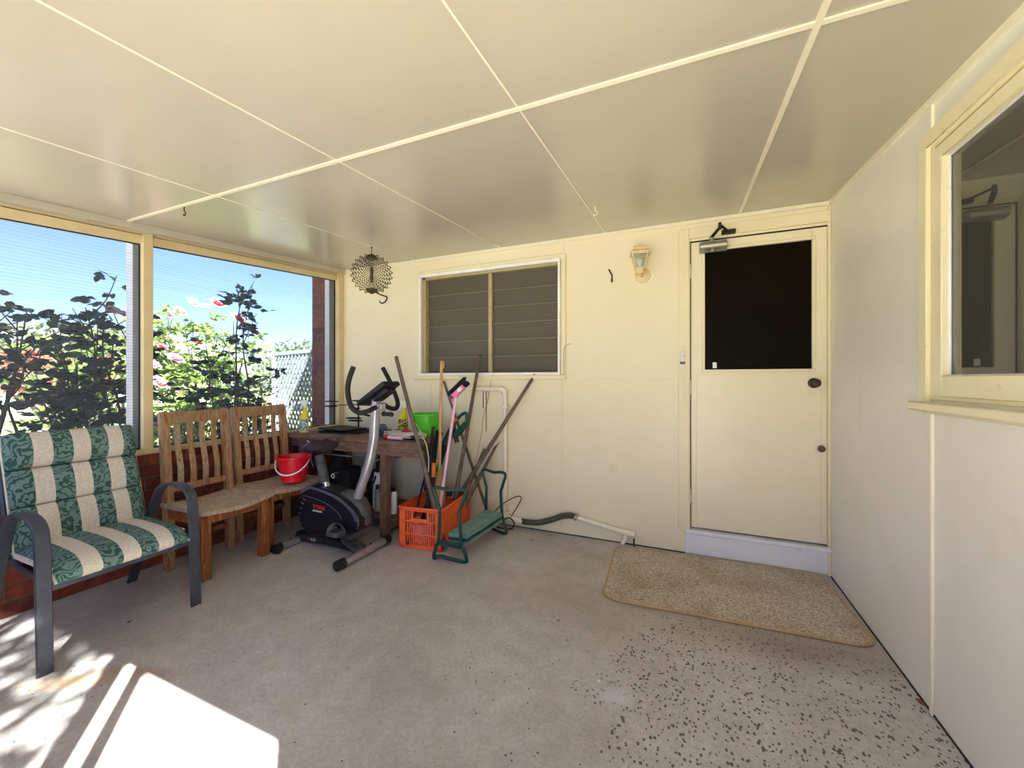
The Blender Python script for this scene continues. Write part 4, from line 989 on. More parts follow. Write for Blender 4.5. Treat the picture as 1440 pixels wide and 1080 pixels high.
# beams and stabilisers
b = B(); prism(b, [(-2.76,.045),(-2.74,.085),(-2.40,.095),(-2.25,.075),(-2.12,.045),(-2.12,.02),(-2.25,.03),(-2.45,.035),(-2.72,.02)], YC-.032, YC+.032, .008); obj('base_beam', b, black_plastic, bk)
b = B(); box(b, (-.09,-.06,-.004), (.09,.06,.004), .003, M=T((-2.16,YC-.02,.078), ry=.42)); obj('front_cover', b, dusty_grey, bk)
def stab(xc, y0_, y1_, rr):
    b = B(); cyl(b, (xc,y0_+.04,rr+.004), (xc,y1_-.04,rr+.004), rr, seg=24); o_ = obj('stabiliser', b, silver, bk)
    for ya_, yb_ in ((y0_,y0_+.06),(y1_,y1_-.06)):
        b = B(); cyl(b, (xc,ya_,rr+.004), (xc,yb_,rr+.004), rr+.004, seg=24); cyl(b, (xc-.005,ya_+(yb_-ya_)*.2,rr+.002), (xc-.005,ya_+(yb_-ya_)*.8,rr+.002), rr+.002, seg=20); obj('end_cap', b, black_plastic, o_)
    for q in (.3, .5, .62):
        b = B(); cyl(b, (xc,y0_+(y1_-y0_)*q,rr*2), (xc,y0_+(y1_-y0_)*q,rr*2+.010), .007, seg=8); obj('bolt', b, dark_steel, o_)
stab(-2.09, 1.955, 2.455, .030); stab(-2.72, 1.975, 2.43, .026)
b = B(); cyl(b, (-2.745,1.99,.026), (-2.68,1.99,.026), .026); obj('transport_wheel', b, black_plastic, bk)
# seat post, seat
sp0, sp1 = at_y(461,700,YC), at_y(446,645,YC)
b = B(); tube(b, [at_y(464,712,YC), at_y(458,682,YC)], .022, 18); obj('post_sleeve', b, silver, bk)
b = B(); tube(b, [at_y(460,690,YC), at_y(457,676,YC)], .030, 18); obj('post_collar', b, chrome, bk)
b = B(); tube(b, [at_y(457,678,YC), at_y(449,640,YC)], [.036,.033], 18); obj('seat_post', b, dusty_grey, bk)
b = B(); q = at_y(470,669,YC-.04); cyl(b, (q.x,q.y+.03,q.z), (q.x,q.y-.012,q.z), .020, seg=20); cyl(b, (q.x-.05,YC,q.z), (q.x,YC-.01,q.z), .010); kb = obj('adjuster_knob', b, black_plastic, bk)
b = B(); tube(b, [(q.x+.014*math.cos(2*PI*k/20), q.y-.0125, q.z+.014*math.sin(2*PI*k/20)) for k in range(20)], .0014, 5, closed=True); obj('knob_ring', b, white_plastic, kb)
sc0 = at_y(448,634,YC)
b = B(); t = bmesh.new(); bmesh.ops.create_uvsphere(t, u_segments=26, v_segments=14, radius=1)
for v in t.verts:
    x, y, z = v.co; wy_ = .10*(1-.62*max(0,x+.1)**.8) if x > -.1 else .105
    v.co = V((x*.145, y*wy_, z*.042-.012*x*x+.004))
join(b, t, T((sc0.x-.005, YC, .735))); seat = obj('bike_seat', b, black_plastic, bk, sharp=1.5)
b = B(); t = bmesh.new(); bmesh.ops.create_uvsphere(t, u_segments=26, v_segments=14, radius=1); random.seed(5)
for v in t.verts:
    x, y, z = v.co; zz = z*.05 if z > 0 else z*.038; v.co = V((x*.105+.006*math.sin(9*y+4*x), y*.112+.005*math.sin(11*x), zz+.008*math.sin(7*x+5*y)))
join(b, t, T((sc0.x+.045, YC-.004, .757))); cv = obj('cloth', b, brown_cloth, bk, sharp=1.5, label='plum brown cloth draped over the seat')
cv.parent = None; cv.location = bk.location; tag(cv, 'dark plum cloth draped over the exercise bike seat', 'cloth'); cv.name = 'seat_cloth'
for nm, mt_, pp in (('cloth_tag', white_plastic, [(-.05,-.112,.0)]),):
    b = B(); strap(b, [(sc0.x-.035,YC-.07,.80),(sc0.x-.005,YC-.078,.792)], (0,-.6,.8), .010, .003); o_ = obj(nm, b, mt_, None); o_.parent = cv; o_.location = -bk.location; o_['label'] = 'small white tag'
b = B(); tube(b, spline([(sc0.x+.04,YC-.09,.73),(sc0.x+.035,YC-.095,.68),(sc0.x+.03,YC-.08,.63),(sc0.x+.01,YC-.05,.60)], 5), .006, 6); o_ = obj('drawstring', b, brown_cloth, None); o_.parent = cv; o_.location = -bk.location
# mast
b = B(); tube(b, spline([at_y(499,712,YC), at_y(508,685,YC), at_y(519,652,YC), at_y(525,620,YC), at_y(527,590,YC), at_y(529,558,YC)], 7), .033, 26); mast = obj('mast', b, silver, bk)
b = B(); tube(b, [at_y(495,722,YC), at_y(502,704,YC)], [.046,.041], 24); obj('mast_collar', b, black_plastic, bk)
b = B(); q = at_y(499,694,YC-.035); ball(b, q, .006); obj('bolt', b, chrome, mast); b = B(); q = at_y(517,662,YC-.035); ball(b, q, .004); obj('bolt', b, chrome, mast)
# console
cc = at_y(534,558,YC)
b = B(); M = T((cc.x+.0, YC, 1.165), ry=-.56)
box(b, (-.15,-.085,-.018), (.125,.085,.018), .010, M=M, seg=2); box(b, (-.05,-.05,-.05), (.10,.05,-.01), .01, M=M); con = obj('console', b, black_plastic, bk)
b = B(); box(b, (-.12,-.065,.018), (.05,.065,.022), .002, M=M); obj('display', b, pm('dark_display', (30,34,40), rough=.15), con)
b = B(); tube(b, spline([(cc.x+.06,YC-.03,1.13),(cc.x+.03,YC-.04,1.09),(cc.x-.0,YC-.035,1.065)], 5), .003, 6); obj('sensor_wire', b, black_plastic, con)
# handlebars
hb = [(497,516,1.98),(491,533,1.975),(489,550,1.975),(493,570,1.985),(504,580,2.01),(518,578,2.05),(528,573,2.12)]
b = B(); tube(b, spline([at_y(*q) for q in hb], 7), .0165, 14); obj('handlebar_grip', b, black_foam, bk)
hb2 = [(538,517,2.43),(545,530,2.44),(552,545,2.44),(559,565,2.42),(557,574,2.40),(549,574,2.35),(541,570,2.28)]
b = B(); tube(b, spline([at_y(*q) for q in hb2], 7), .0165, 14); obj('handlebar_grip', b, black_foam, bk)
b = B(); tube(b, [at_y(527,573,2.11), at_y(541,570,2.29)], .014, 14); q = at_y(535,572,2.17); box(b, (q.x-.025,q.y-.02,q.z-.025), (q.x+.025,q.y+.03,q.z+.025), .006); obj('handlebar_clamp', b, silver, bk)
b = B(); q = at_y(540,582,2.15); ball(b, q, .018); tube(b, [q, at_y(551,583,2.12)], [.012,.016], 12); obj('tension_knob', b, black_plastic, bk)
# writing
MR = Matrix.Rotation(PI/2, 4, 'X')
x, z = py(439.5, 714.5, YN-.002); lettering('brand_lettering', 'YORK', .042, Matrix.Translation((x, YN-.001, z)) @ Matrix.Rotation(.03,4,'Y') @ MR @ Matrix.Diagonal((1.12,1,1,1)), red_text, bk, 'red letters YORK')
x, z = py(439.5, 719, YN-.002); lettering('brand_lettering', 'FITNESS', .0175, Matrix.Translation((x, YN-.001, z)) @ MR @ Matrix.Diagonal((1.5,1,1,1)), white_text, bk, 'white letters FITNESS')
x, z = py(433.5, 759.5, YC-.033)
b1 = lettering('model_lettering', 'C', .030, Matrix.Translation((x, YC-.0325, z)) @ MR, red_text, bk, 'red letter C')
lettering('model_lettering', '510', .030, Matrix.Translation((x+.024, YC-.0325, z)) @ MR @ Matrix.Diagonal((1.1,1,1,1)), white_text, bk, 'white digits 510')

# ------------------------------------------------------------------ orange crate
CR = math.radians(7); CC = V((-1.828, 2.725, 0)); CW, CD, CH = .345, .555, .305
cr = thing('plastic_crate', 'orange slotted plastic crate holding poles and brooms', 'crate', tuple(CC), CR)
def slat_wall(b, L_, H, th_, hole=False):
    """wall in x(along) z, centred x, thickness y 0..th_"""
    box(b, (-L_/2,0,H-.03), (L_/2,th_,H)); box(b, (-L_/2,-.008,H-.014), (L_/2,th_,H))
    box(b, (-L_/2,0,0), (L_/2,th_,.028)); box(b, (-L_/2,0,.10), (L_/2,th_,.112)); box(b, (-L_/2,0,.195), (L_/2,th_,.207))
    pc = .05; box(b, (-L_/2,0,0), (-L_/2+pc,th_,H)); box(b, (L_/2-pc,0,0), (L_/2,th_,H))
    if L_ > .45: box(b, (-.028,-.004,0), (.028,th_,H))
    n = int((L_-2*pc)/.0165)
    for k in range(1, n):
        x = -L_/2+pc+(L_-2*pc)*k/n
        top = H-.03
        if hole and abs(x) < .055:
            top = .215
        box(b, (x-.0038,.001,.02), (x+.0038,th_-.001,top))
    if hole: box(b, (-.066,0,.207), (.066,th_,.222)); box(b, (-.066,0,.207), (-.056,th_,H)); box(b, (.056,0,.207), (.066,th_,H))
    # solid label plates
    if L_ > .45:
        for s in (-1, 1): box(b, (s*.12-.045,.0005,.112), (s*.12+.045,th_-.0005,.195))
for (M, L_, hole) in ((T((0,-CD/2,.004)), CW, True), (T((0,CD/2,.004), rz=PI), CW, True), (T((CW/2,0,.004), rz=PI/2), CD, False), (T((-CW/2,0,.004), rz=-PI/2), CD, False)):
    b = B(); slat_wall(b, L_, CH, .006, hole); b.transform(M); obj('side_panel', b, orange_plastic, cr, local=True, sharp=.5)
b = B(); box(b, (-CW/2+.005,-CD/2+.005,.002), (CW/2-.005,CD/2-.005,.010)); obj('crate_base', b, orange_plastic, cr, local=True)
b = B()
tube(b, [(q[0],q[1],CH-.002) for q in rrect(0,0,CW+.012,CD+.012,.02,4)], .008, 8, closed=True); obj('crate_rim', b, orange_plastic, cr, local=True)
# pink basket inside
b = B(); lathe(b, [(.0,0),(.07,0),(.10,.14),(.104,.15),(.098,.15),(.066,.006),(0,.006)], 30, T((-1.865,2.585,.014))); tag(obj('pink_tub', b, pale_pink, loc=(-1.865,2.585,.014)), 'pale pink tub seen through the slots of the orange crate', 'tub')

# ------------------------------------------------------------------ long tools in the crate
def pole(name, label, cat, p0, p1, r0, r1, m, group=None):
    b = B(); p0, p1 = V(p0), V(p1); n = 8; pts = []; rs = []
    for k in range(n+1):
        q = k/n; pts.append(p0.lerp(p1, q)); rs.append(r0+(r1-r0)*q)
    d = (p1-p0).normalized(); pts.append(p1+d*.006); rs.append(r1*.6); tube(b, pts, rs, 14)
    return tag(obj(name, b, m, loc=tuple(p0)), label, cat, group)
def down(top, thru, z=.03): top, thru = V(top), V(thru); t_ = (z-top.z)/(thru.z-top.z); return top+(thru-top)*t_
a, c = at_y(557,502,2.462), at_y(611,712,2.50); pole('tool_pole', 'leftmost grey wooden pole, leaning left over the bench end', 'pole', down(a, c, .02), a, .018, .014, pole_wood)
a, c = at_y(675,500,3.12), at_y(642,690,2.86); pole('tool_pole', 'thick dark pole rising in front of the louvre window middle', 'pole', down(a, c, .02), a, .019, .013, pole_wood)
a, c = at_y(752,527,3.135), at_y(655,682,2.96); pole('tool_pole', 'long grey pole leaning right, its tip below the window corner', 'pole', down(a, c, .12), a, .022, .013, pole_wood)
a, c = at_y(681,632,3.06), at_y(657,688,2.95); pole('tool_pole', 'short blunt grey stake behind the long right-leaning pole', 'stake', down(a, c, .1), a, .014, .013, pole_wood)
a, c = at_y(697,628,3.10), at_y(664,690,2.965); q = pole('tool_pole', 'short split stake with a pointed tip right of the blunt stake', 'stake', down(a, c, .12), a, .022, .010, pole_wood)
b = B(); cyl(b, a, at_y(704,621,3.11), .006, .001, 8); o_ = obj('pointed_tip', b, brown_knob, None, loc=(0,0,0)); o_.parent = q; o_.location = -q.location
a = at_y(624,537,3.145); c = at_y(691,738,3.09); c = V((c.x, 3.09, .016)); pole('tool_pole', 'thin dark stake crossing behind the crate down to the floor', 'pole', c, a, .013, .010, pole_wood)
# straw broom
a, c = at_y(621,508,2.92), at_y(618,662,2.74); br_ = thing('straw_broom', 'straw broom with a tan handle upright in the crate', 'broom', tuple(down(a,c,.03)))
base = rootloc(br_).copy(); d = (a-base).normalized(); hd = base+d*.52
b = B(); tube(b, [hd, a], .0125, 14); tube(b, [a-d*.06+V((.018,0,0)), a-d*.01+V((.024,0,0)), a+V((.006,0,0))], .006, 8); obj('handle', b, broom_wood, br_)
b = B(); tube(b, [hd-d*.02, hd+d*.03], .0155, 14); obj('collar', b, green_plastic, br_, label='green collar')
b = B(); tube(b, [base, base+d*.28, base+d*.44, hd], [.06,.052,.036,.016], 18); obj('bristles', b, bristle, br_)
# pink broom, head up
a, c = at_y(641,558,2.72), at_y(620,705,2.60); pk = thing('pink_broom', 'pink broom standing upside down with its black bristles up', 'broom', tuple(down(a,c,.03)))
base = rootloc(pk).copy()
b = B(); tube(b, [base, a], .0115, 14); obj('handle', b, pale_pink, pk)
hA, hB = at_y(632,563,2.70), at_y(655,541,2.76); hd = (hB-hA).normalized(); hn = V((0,1,0)); hup = hd.cross(hn)
b = B(); M = Matrix((( *hd,0),( *hn,0),( *hup,0),(0,0,0,1))).transposed(); M.translation = (hA+hB)/2
box(b, (-.075,-.022,-.022), (.075,.022,.022), .010, M=M, seg=3); tube(b, [a-V((0,0,.01)), (hA+hB)/2*0.5+a*0.5+V((0,0,.012))], [.016,.02], 14); hh = obj('head', b, pink_plastic, pk)
b = B(); lathe(b, [(0,0),(.016,0),(.016,.001),(0,.001)], 20, M @ T((.035,-.0225,0), rx=PI/2) @ Matrix.Diagonal((1.4,1,1,1))); obj('label', b, white_plastic, hh)
b = B(); lathe(b, [(0,0),(.017,0),(.017,.001),(0,.001)], 20, M @ T((-.055,-.0225,0), rx=PI/2)); obj('badge', b, grey_metal, hh)
b = B()
for k in range(26):
    for j in range(4):
        x = -.07+.15*k/25; y = -.015+.01*j; p0 = M @ V((x,y,.018)); p1 = M @ V((x*1.15+.03,y*1.5+.012,.062)); tube(b, [p0,p1], [.0032,.0022], 4)
box(b, (.070,-.02,-.018), (.115,.022,.026), .008, M=M)
obj('bristles', b, black_bristle, pk)
# hedge trimmer
ht = thing('hedge_trimmer', 'dark green hedge trimmer with an orange switch, handle above the crate', 'hedge trimmer', tuple(at_y(640,620,2.88)))
def H(u, v, y=2.88): return at_y(u, v, y)
b = B(); tube(b, spline([H(638,604),(H(640,594)),H(648,584),H(655,581),H(656,588),H(655,597),H(650,606),H(642,614)], 6), .013, 12)
tube(b, spline([H(638,600),H(632,612),H(627,624)], 5), [.026,.03,.03,.032,.032,.034,.034,.036,.036,.036,.036][:11], 14)
tube(b, spline([H(641,612),H(648,604),H(655,596)], 4), .026, 12); obj('housing', b, trimmer_green, ht)
b = B(); tube(b, [H(634,595,2.86), H(643,589,2.86)], .011, 10); obj('switch', b, orange_grip, ht)
b = B(); tube(b, [H(628,618), H(622,640)], [.03,.022], 12); tube(b, [H(640,612), H(643,622)], .02, 10); obj('motor_end', b, black_plastic, ht)
b = B(); p0 = H(624,636); p1 = down(H(628,618), H(606,690,2.72), .05); strap(b, [p0, p1], (.3,1,0), .05, .008); obj('blade', b, black_trim, ht)
# loppers with orange grips and black shafted tool
lp_ = thing('garden_loppers', 'black loppers with an orange grip standing in the crate', 'loppers', tuple(at_y(609,700,2.66)))
b = B(); tube(b, [at_y(609,700,2.66), at_y(609.5,668,2.68)], .010, 10); tube(b, spline([at_y(609,690,2.66), at_y(606,650,2.68), at_y(607,620,2.70), at_y(609,600,2.72)], 5), .012, 10); tube(b, spline([at_y(612,690,2.70), at_y(609,640,2.76), at_y(614,605,2.84)], 5), .010, 10); obj('arm', b, black_trim, lp_)
b = B(); tube(b, [at_y(609.5,671,2.67), at_y(610,651,2.69)], .017, 14); obj('grip', b, orange_grip, lp_)
b = B(); tube(b, [at_y(609,700,2.66), V((-1.76,2.62,.03))], .014, 10); obj('jaw', b, dark_steel, lp_)
a, c = at_y(600,662,2.78), at_y(587,712,2.60); pole('black_rod', 'slim black rod slanting inside the left of the crate', 'rod', down(a, c, .03), at_y(604,645,2.84), .008, .008, black_plastic)
a, c = at_y(614,598,2.95), at_y(604,690,2.72); pole('umbrella', 'folded black umbrella between the green bucket and broom handle', 'umbrella', down(a, c, .03), a, .018, .032, black_trim)

# ------------------------------------------------------------------ garden kneeler
kn = thing('garden_kneeler', 'green tubular garden kneeler seat with a foam pad beside the crate', 'kneeler', (-1.45, 2.68, 0))
def endframe(pl, pr, zt, lean):
    """pl,pr floor corners; closed hourglass loop"""
    pl, pr = V(pl), V(pr); w_ = pr-pl; ln = V(lean)
    def g(s, z): return pl+w_*s+ln*z+V((0,0,z))
    pts = [g(.0,.012), g(.12,.030), g(.5,.022), g(.85,.012), g(1.0,.012), g(1.03,.03), g(.93,.10), g(.86,.15), g(.84,.20), g(.80,.33), g(.84,.37), g(.95,.44), g(1.0,.475), g(.95,zt), g(.75,zt+.002), g(.5,zt-.006), g(.25,zt+.003), g(.05,zt+.006), g(-.02,.485), g(.03,.45), g(.14,.38), g(.17,.34), g(.15,.20), g(.13,.15), g(.05,.09), g(-.02,.03)]
    b = B(); tube(b, spline(pts, 4, closed=True), .0115, 12, closed=True); return b
obj('end_frame', endframe((-1.60,2.352,0), (-1.375,2.392,0), .498, (0,0,0)), kneel_green, kn)
obj('end_frame', endframe((-1.555,2.99,0), (-1.33,2.955,0), .498, (0,0,0)), kneel_green, kn)
b = B(); tube(b, [(-1.575,2.36,.125),(-1.40,2.39,.125)], .009, 10); tube(b, [(-1.525,2.985,.125),(-1.355,2.96,.125)], .009, 10)
box(b, (-1.575,2.352,.105), (-1.40,2.376,.14), .004); obj('cross_brace', b, kneel_green, kn)
def slab4(b, p, z0_, z1_, bev):
    t = bmesh.new(); a_ = [t.verts.new((q[0],q[1],z0_)) for q in p]; c_ = [t.verts.new((q[0],q[1],z1_)) for q in p]
    t.faces.new(a_[::-1]); t.faces.new(c_)
    for k in range(4): t.faces.new((a_[k], a_[(k+1)%4], c_[(k+1)%4], c_[k]))
    bmesh.ops.recalc_face_normals(t, faces=t.faces); bmesh.ops.bevel(t, geom=list(t.edges), offset=bev, segments=2, affect='EDGES'); join(b, t)
q4 = ((-1.52,2.40),(-1.375,2.42),(-1.345,2.93),(-1.50,2.95))
b = B(); slab4(b, q4, .152, .190, .008); obj('foam_pad', b, kneel_foam, kn)
b = B(); slab4(b, q4, .136, .153, .003); obj('seat_tray', b, trimmer_green, kn)
b = B(); slab4(b, [(x+.004,y) for x, y in q4], .112, .136, .006); obj('lower_pad', b, kneel_foam, kn)

# ------------------------------------------------------------------ waste pipe and hose along wall
wp = thing('waste_pipe', 'cream plastic waste pipe running down and along the back wall', 'pipe', (-1.41, YB, 0))
yp = YB-.035
b = B(); tube(b, [(-1.76,yp,1.172),(-1.44,yp,1.172)], .019, 16); tube(b, [(-1.412,yp,1.14),(-1.412,yp,.10)], .019, 16); obj('pipe', b, pvc, wp)
b = B(); tube(b, spline([(-1.46,yp,1.172),(-1.432,yp,1.168),(-1.416,yp,1.152),(-1.412,yp,1.12)], 6), .025, 16); obj('elbow', b, pvc, wp)
for z in (1.02, .12):
    b = B(); box(b, (-1.447,yp-.024,z-.012), (-1.377,YB-.002,z+.012), .006); obj('pipe_clip', b, pvc, wp)
b = B(); tube(b, [(-1.44,yp,.085),(-1.25,yp,.060)], .026, 16); tube(b, [(-1.412,yp,.05),(-1.412,yp,.13)], .027, 16); obj('tee', b, pvc, wp)
b = B(); tube(b, spline([at_y(733,733,yp),at_y(755,735,yp),at_y(775,731,yp),at_y(790,726,yp),at_y(803,725,yp),at_y(811,728,yp)], 6), .023, 14); obj('rubber_hose', b, grey_rubber, wp, label='grey rubber hose section')
b = B(); tube(b, [at_y(808,726,yp), at_y(812,729,yp)], .027, 14); obj('hose_clamp', b, closer_metal, wp)
b = B(); tube(b, [at_y(811,728,yp), at_y(875,748,yp)], .019, 16); obj('pipe', b, pvc, wp)
b = B(); tube(b, [at_y(872,747,yp), at_y(893,752,yp)], .024, 16); a = at_y(879,750,yp); tube(b, [a, a+V((0,0,-.04)), V((a.x-.02,a.y-.02,.012))], [.02,.02,.014], 14); obj('tee', b, pvc, wp)
b = B(); tube(b, [(-.352,yp,.06),(-.352,yp,0.0)], .006, 8); obj('drain_wire', b, dark_steel, wp)
# wires
b = B(); tube(b, spline([at_y(690,536,YB-.006),at_y(689,545,YB-.004),at_y(686,562,YB-.004),at_y(679,588,YB-.004),at_y(678,605,YB-.004),at_y(673,630,YB-.004),at_y(668,650,YB-.004)], 6), .0035, 6)
tag(obj('dangling_wire', b, grey_cable, loc=(-1.6,YB,1.0)), 'thin grey wire hanging down the wall under the louvre window', 'wire')
b = B(); tube(b, spline([at_y(803,483,YB-.02),at_y(796,486,YB-.03),at_y(793,492,YB-.02),at_y(793,510,YB-.02),at_y(793,530,YB-.02)], 6), .003, 6)
tag(obj('curled_string', b, grey_cable, loc=(-.9,YB,1.4)), 'short curled string beside the right edge of the louvre window', 'string')
b = B(); tube(b, [(-1.63,YB-.02,1.0),(-1.63,YB-.02,1.17)], .003, 6); tube(b, [(-1.60,YB-.02,.8),(-1.60,YB-.02,1.17)], .003, 6); tag(obj('hanging_wire', b, dark_steel, loc=(-1.6,YB,1)), 'pair of thin wires behind the pink broom', 'wire')
b = B(); tube(b, spline([at_y(688,728,3.05),at_y(703,712,3.08),at_y(716,703,3.10),at_y(728,698,3.11),at_y(733,700,3.11),at_y(730,708,3.1),at_y(719,726,3.08)], 5), .004, 6)
tag(obj('bent_wire', b, rack_steel, loc=(-1.4,3.1,.1)), 'bent black wire hoop against the wall by the pipe tee', 'wire')
b = B(); tube(b, spline([(-1.49,3.05,.01),(-1.42,3.08,.06),(-1.36,3.10,.09),(-1.31,3.09,.05),(-1.33,3.07,.012),(-1.40,3.05,.012),(-1.45,3.04,.02)], 6), .005, 6); tag(obj('black_strap', b, rack_steel, loc=(-1.4,3.07,0)), 'small black strap curled on the floor beside the kneeler', 'strap')

# debris on floor
def debris(u, v, s, m, nm, lb, flat=.25):
    p_ = at_z(u, v, 0); b = B(); t = bmesh.new(); bmesh.ops.create_icosphere(t, subdivisions=1, radius=1)
    for q in t.verts: q.co = V((q.co.x*s*random.uniform(.7,1.3), q.co.y*s*.6*random.uniform(.7,1.3), (q.co.z+1)*s*flat*.5))
    join(b, t, T(tuple(p_), rz=random.uniform(0,3))); tag(obj(nm, b, m, loc=tuple(p_)), lb, 'leaf' if 'leaf' in nm else 'debris')
debris(181, 875, .014, leaf_brown, 'dry_leaf', 'curled brown leaf on the floor in front of the armchair')
debris(1295, 988, .022, leaf_brown, 'dry_leaf', 'crumpled brown leaf at the foot of the right wall')
debris(785, 873, .010, leaf_brown, 'dry_leaf', 'tiny reddish leaf in the middle of the floor')
debris(748, 759, .012, black_trim, 'stone_chip', 'small dark chip on the floor near the grey hose')
debris(728, 757, .008, black_trim, 'stone_chip', 'tiny dark chip on the floor beside the kneeler foot')
debris(447, 789, .010, white_plastic, 'paper_scrap', 'tiny white scrap on the floor in front of the bike')
debris(842, 958, .009, white_plastic, 'paper_scrap', 'tiny white scrap on the floor short of the mat')

# ------------------------------------------------------------------ outside
b = B(); box(b, (-60,-40,-.30), (40,60,-.13)); struct(obj('floor_garden', b, lawn), 'sunlit garden ground', 'ground')
b = B(); box(b, (-9.5,-10,-.13), (-3.4,4.4,-.10)); box(b, (-3.4,-14,-.13), (9,-.5,-.10)); struct(obj('floor_paving', b, stone), 'pale paving around the porch, its unseen front added to bounce daylight', 'ground')  # second box: unseen front paving, added pale to reflect sun into the porch
b = B(); box(b, (-4.9,-1,-.10), (-3.75,4.3,-.07)); struct(obj('floor_bed', b, soil), 'garden bed along the porch wall', 'ground')

def leaflet(b, p, d, up, L_, W):
    d = d.normalized(); s = d.cross(up); s = s.normalized() if s.length > 1e-4 else d.orthogonal().normalized(); n_ = s.cross(d)
    c = [p, p+d*L_*.35+s*W*.5+n_*W*.18, p+d*L_*.75+s*W*.36+n_*W*.12, p+d*L_, p+d*L_*.75-s*W*.36+n_*W*.12, p+d*L_*.35-s*W*.5+n_*W*.18]
    m1 = p+d*L_*.5
    v_ = [b.verts.new(q) for q in c]; m_ = b.verts.new(m1)
    b.faces.new((v_[0], v_[1], m_)); b.faces.new((v_[1], v_[2], v_[3], m_)); b.faces.new((v_[3], v_[4], v_[5], m_)); b.faces.new((v_[5], v_[0], m_))
def rnd(s=1): return V((random.uniform(-s,s), random.uniform(-s,s), random.uniform(-s,s)))
def blossom(b, c, R):
    c = V(c); t = bmesh.new(); blossom0(t, V((0,0,0)), R); join(b, t, Matrix.Translation(c) @ Matrix.Rotation(random.uniform(.5,1.0), 4, V((random.uniform(-.4,.4), 1, 0)).normalized()))
def blossom0(b, c, R):
    for ring_, (n_, tilt, rr) in enumerate(((6,.25,1),(6,.7,.8),(5,1.15,.55),(3,1.45,.3))):
        for k in range(n_):
            a = 2*PI*k/n_+ring_*.5; o_ = V((math.cos(a), math.sin(a), 0)); d = (o_*math.cos(tilt)+V((0,0,1))*math.sin(tilt)).normalized()
            leaflet(b, c+V((0,0,-.1*R)), d, V((0,0,1)) if tilt < 1 else -o_, R*rr*1.15, R*.95)
def rose_bush(label, base, canes, spread, height, lean, nleaf, lmat, blooms, seed, leafsize=.05, bare=.25, tops=None):
    random.seed(seed); base = V(base)
    t = thing('rose_bush', label, 'rose bush', tuple(base))
    cb, lb = B(), B(); tips = []
    segs = []
    for k in range(canes):
        a = 2*PI*k/canes+random.uniform(-.4,.4); R = random.uniform(.3,1); h = height*random.uniform(.62,1)
        tip = base+V((spread[0]*R*math.cos(a)+lean[0], spread[1]*R*math.sin(a)+lean[1], h))
        if tops and k < len(tops): tip = V(tops[k])
        mid = base.lerp(tip, .5)+rnd(.09)+V((0,0,.06))
        path = spline([base+rnd(.05)*V((1,1,0)), mid, base.lerp(tip,.8)+rnd(.05), tip], 7)
        rs = [.013*(1-.75*i/(len(path)-1)) for i in range(len(path))]; tube(cb, path, rs, 6); segs.append(path); tips.append(path[-1])
        for j in range(random.randint(3,6)):
            i0 = random.randint(len(path)//3, len(path)-3); d = (path[i0+1]-path[i0]).normalized(); o_ = (d*.6+rnd(1)+V((0,0,.25))).normalized()
            L_ = random.uniform(.15,.38)*height/1.8; e_ = [path[i0], path[i0]+o_*L_*.5+rnd(.02), path[i0]+o_*L_+V((0,0,.03))]
            e_ = spline(e_, 4); tube(cb, e_, [.006*(1-.6*i/(len(e_)-1)) for i in range(len(e_))], 5); segs.append(e_); tips.append(e_[-1])
    cnt = 0
    while cnt < nleaf:
        pth = random.choice(segs); i = random.randint(0, len(pth)-1); p_ = pth[i]
        if p_.z < base.z+height*bare: 
            if random.random() < .8: continue
        d = rnd(1); d.z = abs(d.z)*.3-.1; d.normalize(); st = p_+d*.02
        for j in range(5):
            s_ = d.cross(V((0,0,1))).normalized(); q = st+d*(.035*(1+j//2)); dd = (d+s_*(1 if j % 2 else -1)*1.1).normalized() if j < 4 else d
            leaflet(lb, q, (dd+rnd(.5)), V((0,0,1))+rnd(1.5), leafsize*random.uniform(.75,1.25), leafsize*.68); cnt += 1
    obj('canes', cb, cane_mat, t, fix=False); obj('foliage', lb, lmat, t, sharp=3, fix=False)
    for k, (pos, R, m_) in enumerate(blooms):
        c = V(pos) if pos is not None else random.choice(tips)+V((0,0,.02))
        fb = B(); blossom(fb, c, R); f_ = obj('bloom', fb, m_, t, sharp=3, fix=False)
    return t
G = -.10
rose_bush('shaded leafy rose bush outside at the far left of the screens', (-4.15,.95,G), 9, (.25,.50), 1.95, (-.05,.1), 1000, leaf_shaded, [], 21, .07, .38)
rose_bush('shaded rose bush with one pink bloom outside behind the armchair', (-4.20,1.62,G), 10, (.25,.42), 1.78, (0,.05), 1100, leaf_shaded, [(tuple(at_x(158,437,-4.2)), .055, petal_pale), (tuple(at_x(171,442,-4.25)), .05, petal_pink)], 34, .07, .30, tops=[tuple(at_x(150,425,-4.2)), tuple(at_x(120,432,-4.2)), tuple(at_x(138,470,-4.2))])
rose_bush('tall rose with a long leafy shoot behind the wooden chairs', (-4.25,2.62,G), 8, (.25,.45), 1.75, (0,0), 800, leaf_shaded, [(tuple(at_x(336,450,-4.3)), .06, petal_red), (tuple(at_x(358,468,-4.3)), .05, petal_red)], 47, .07, .38, tops=[tuple(at_x(343,408,-4.3)), tuple(at_x(350,430,-4.3))])
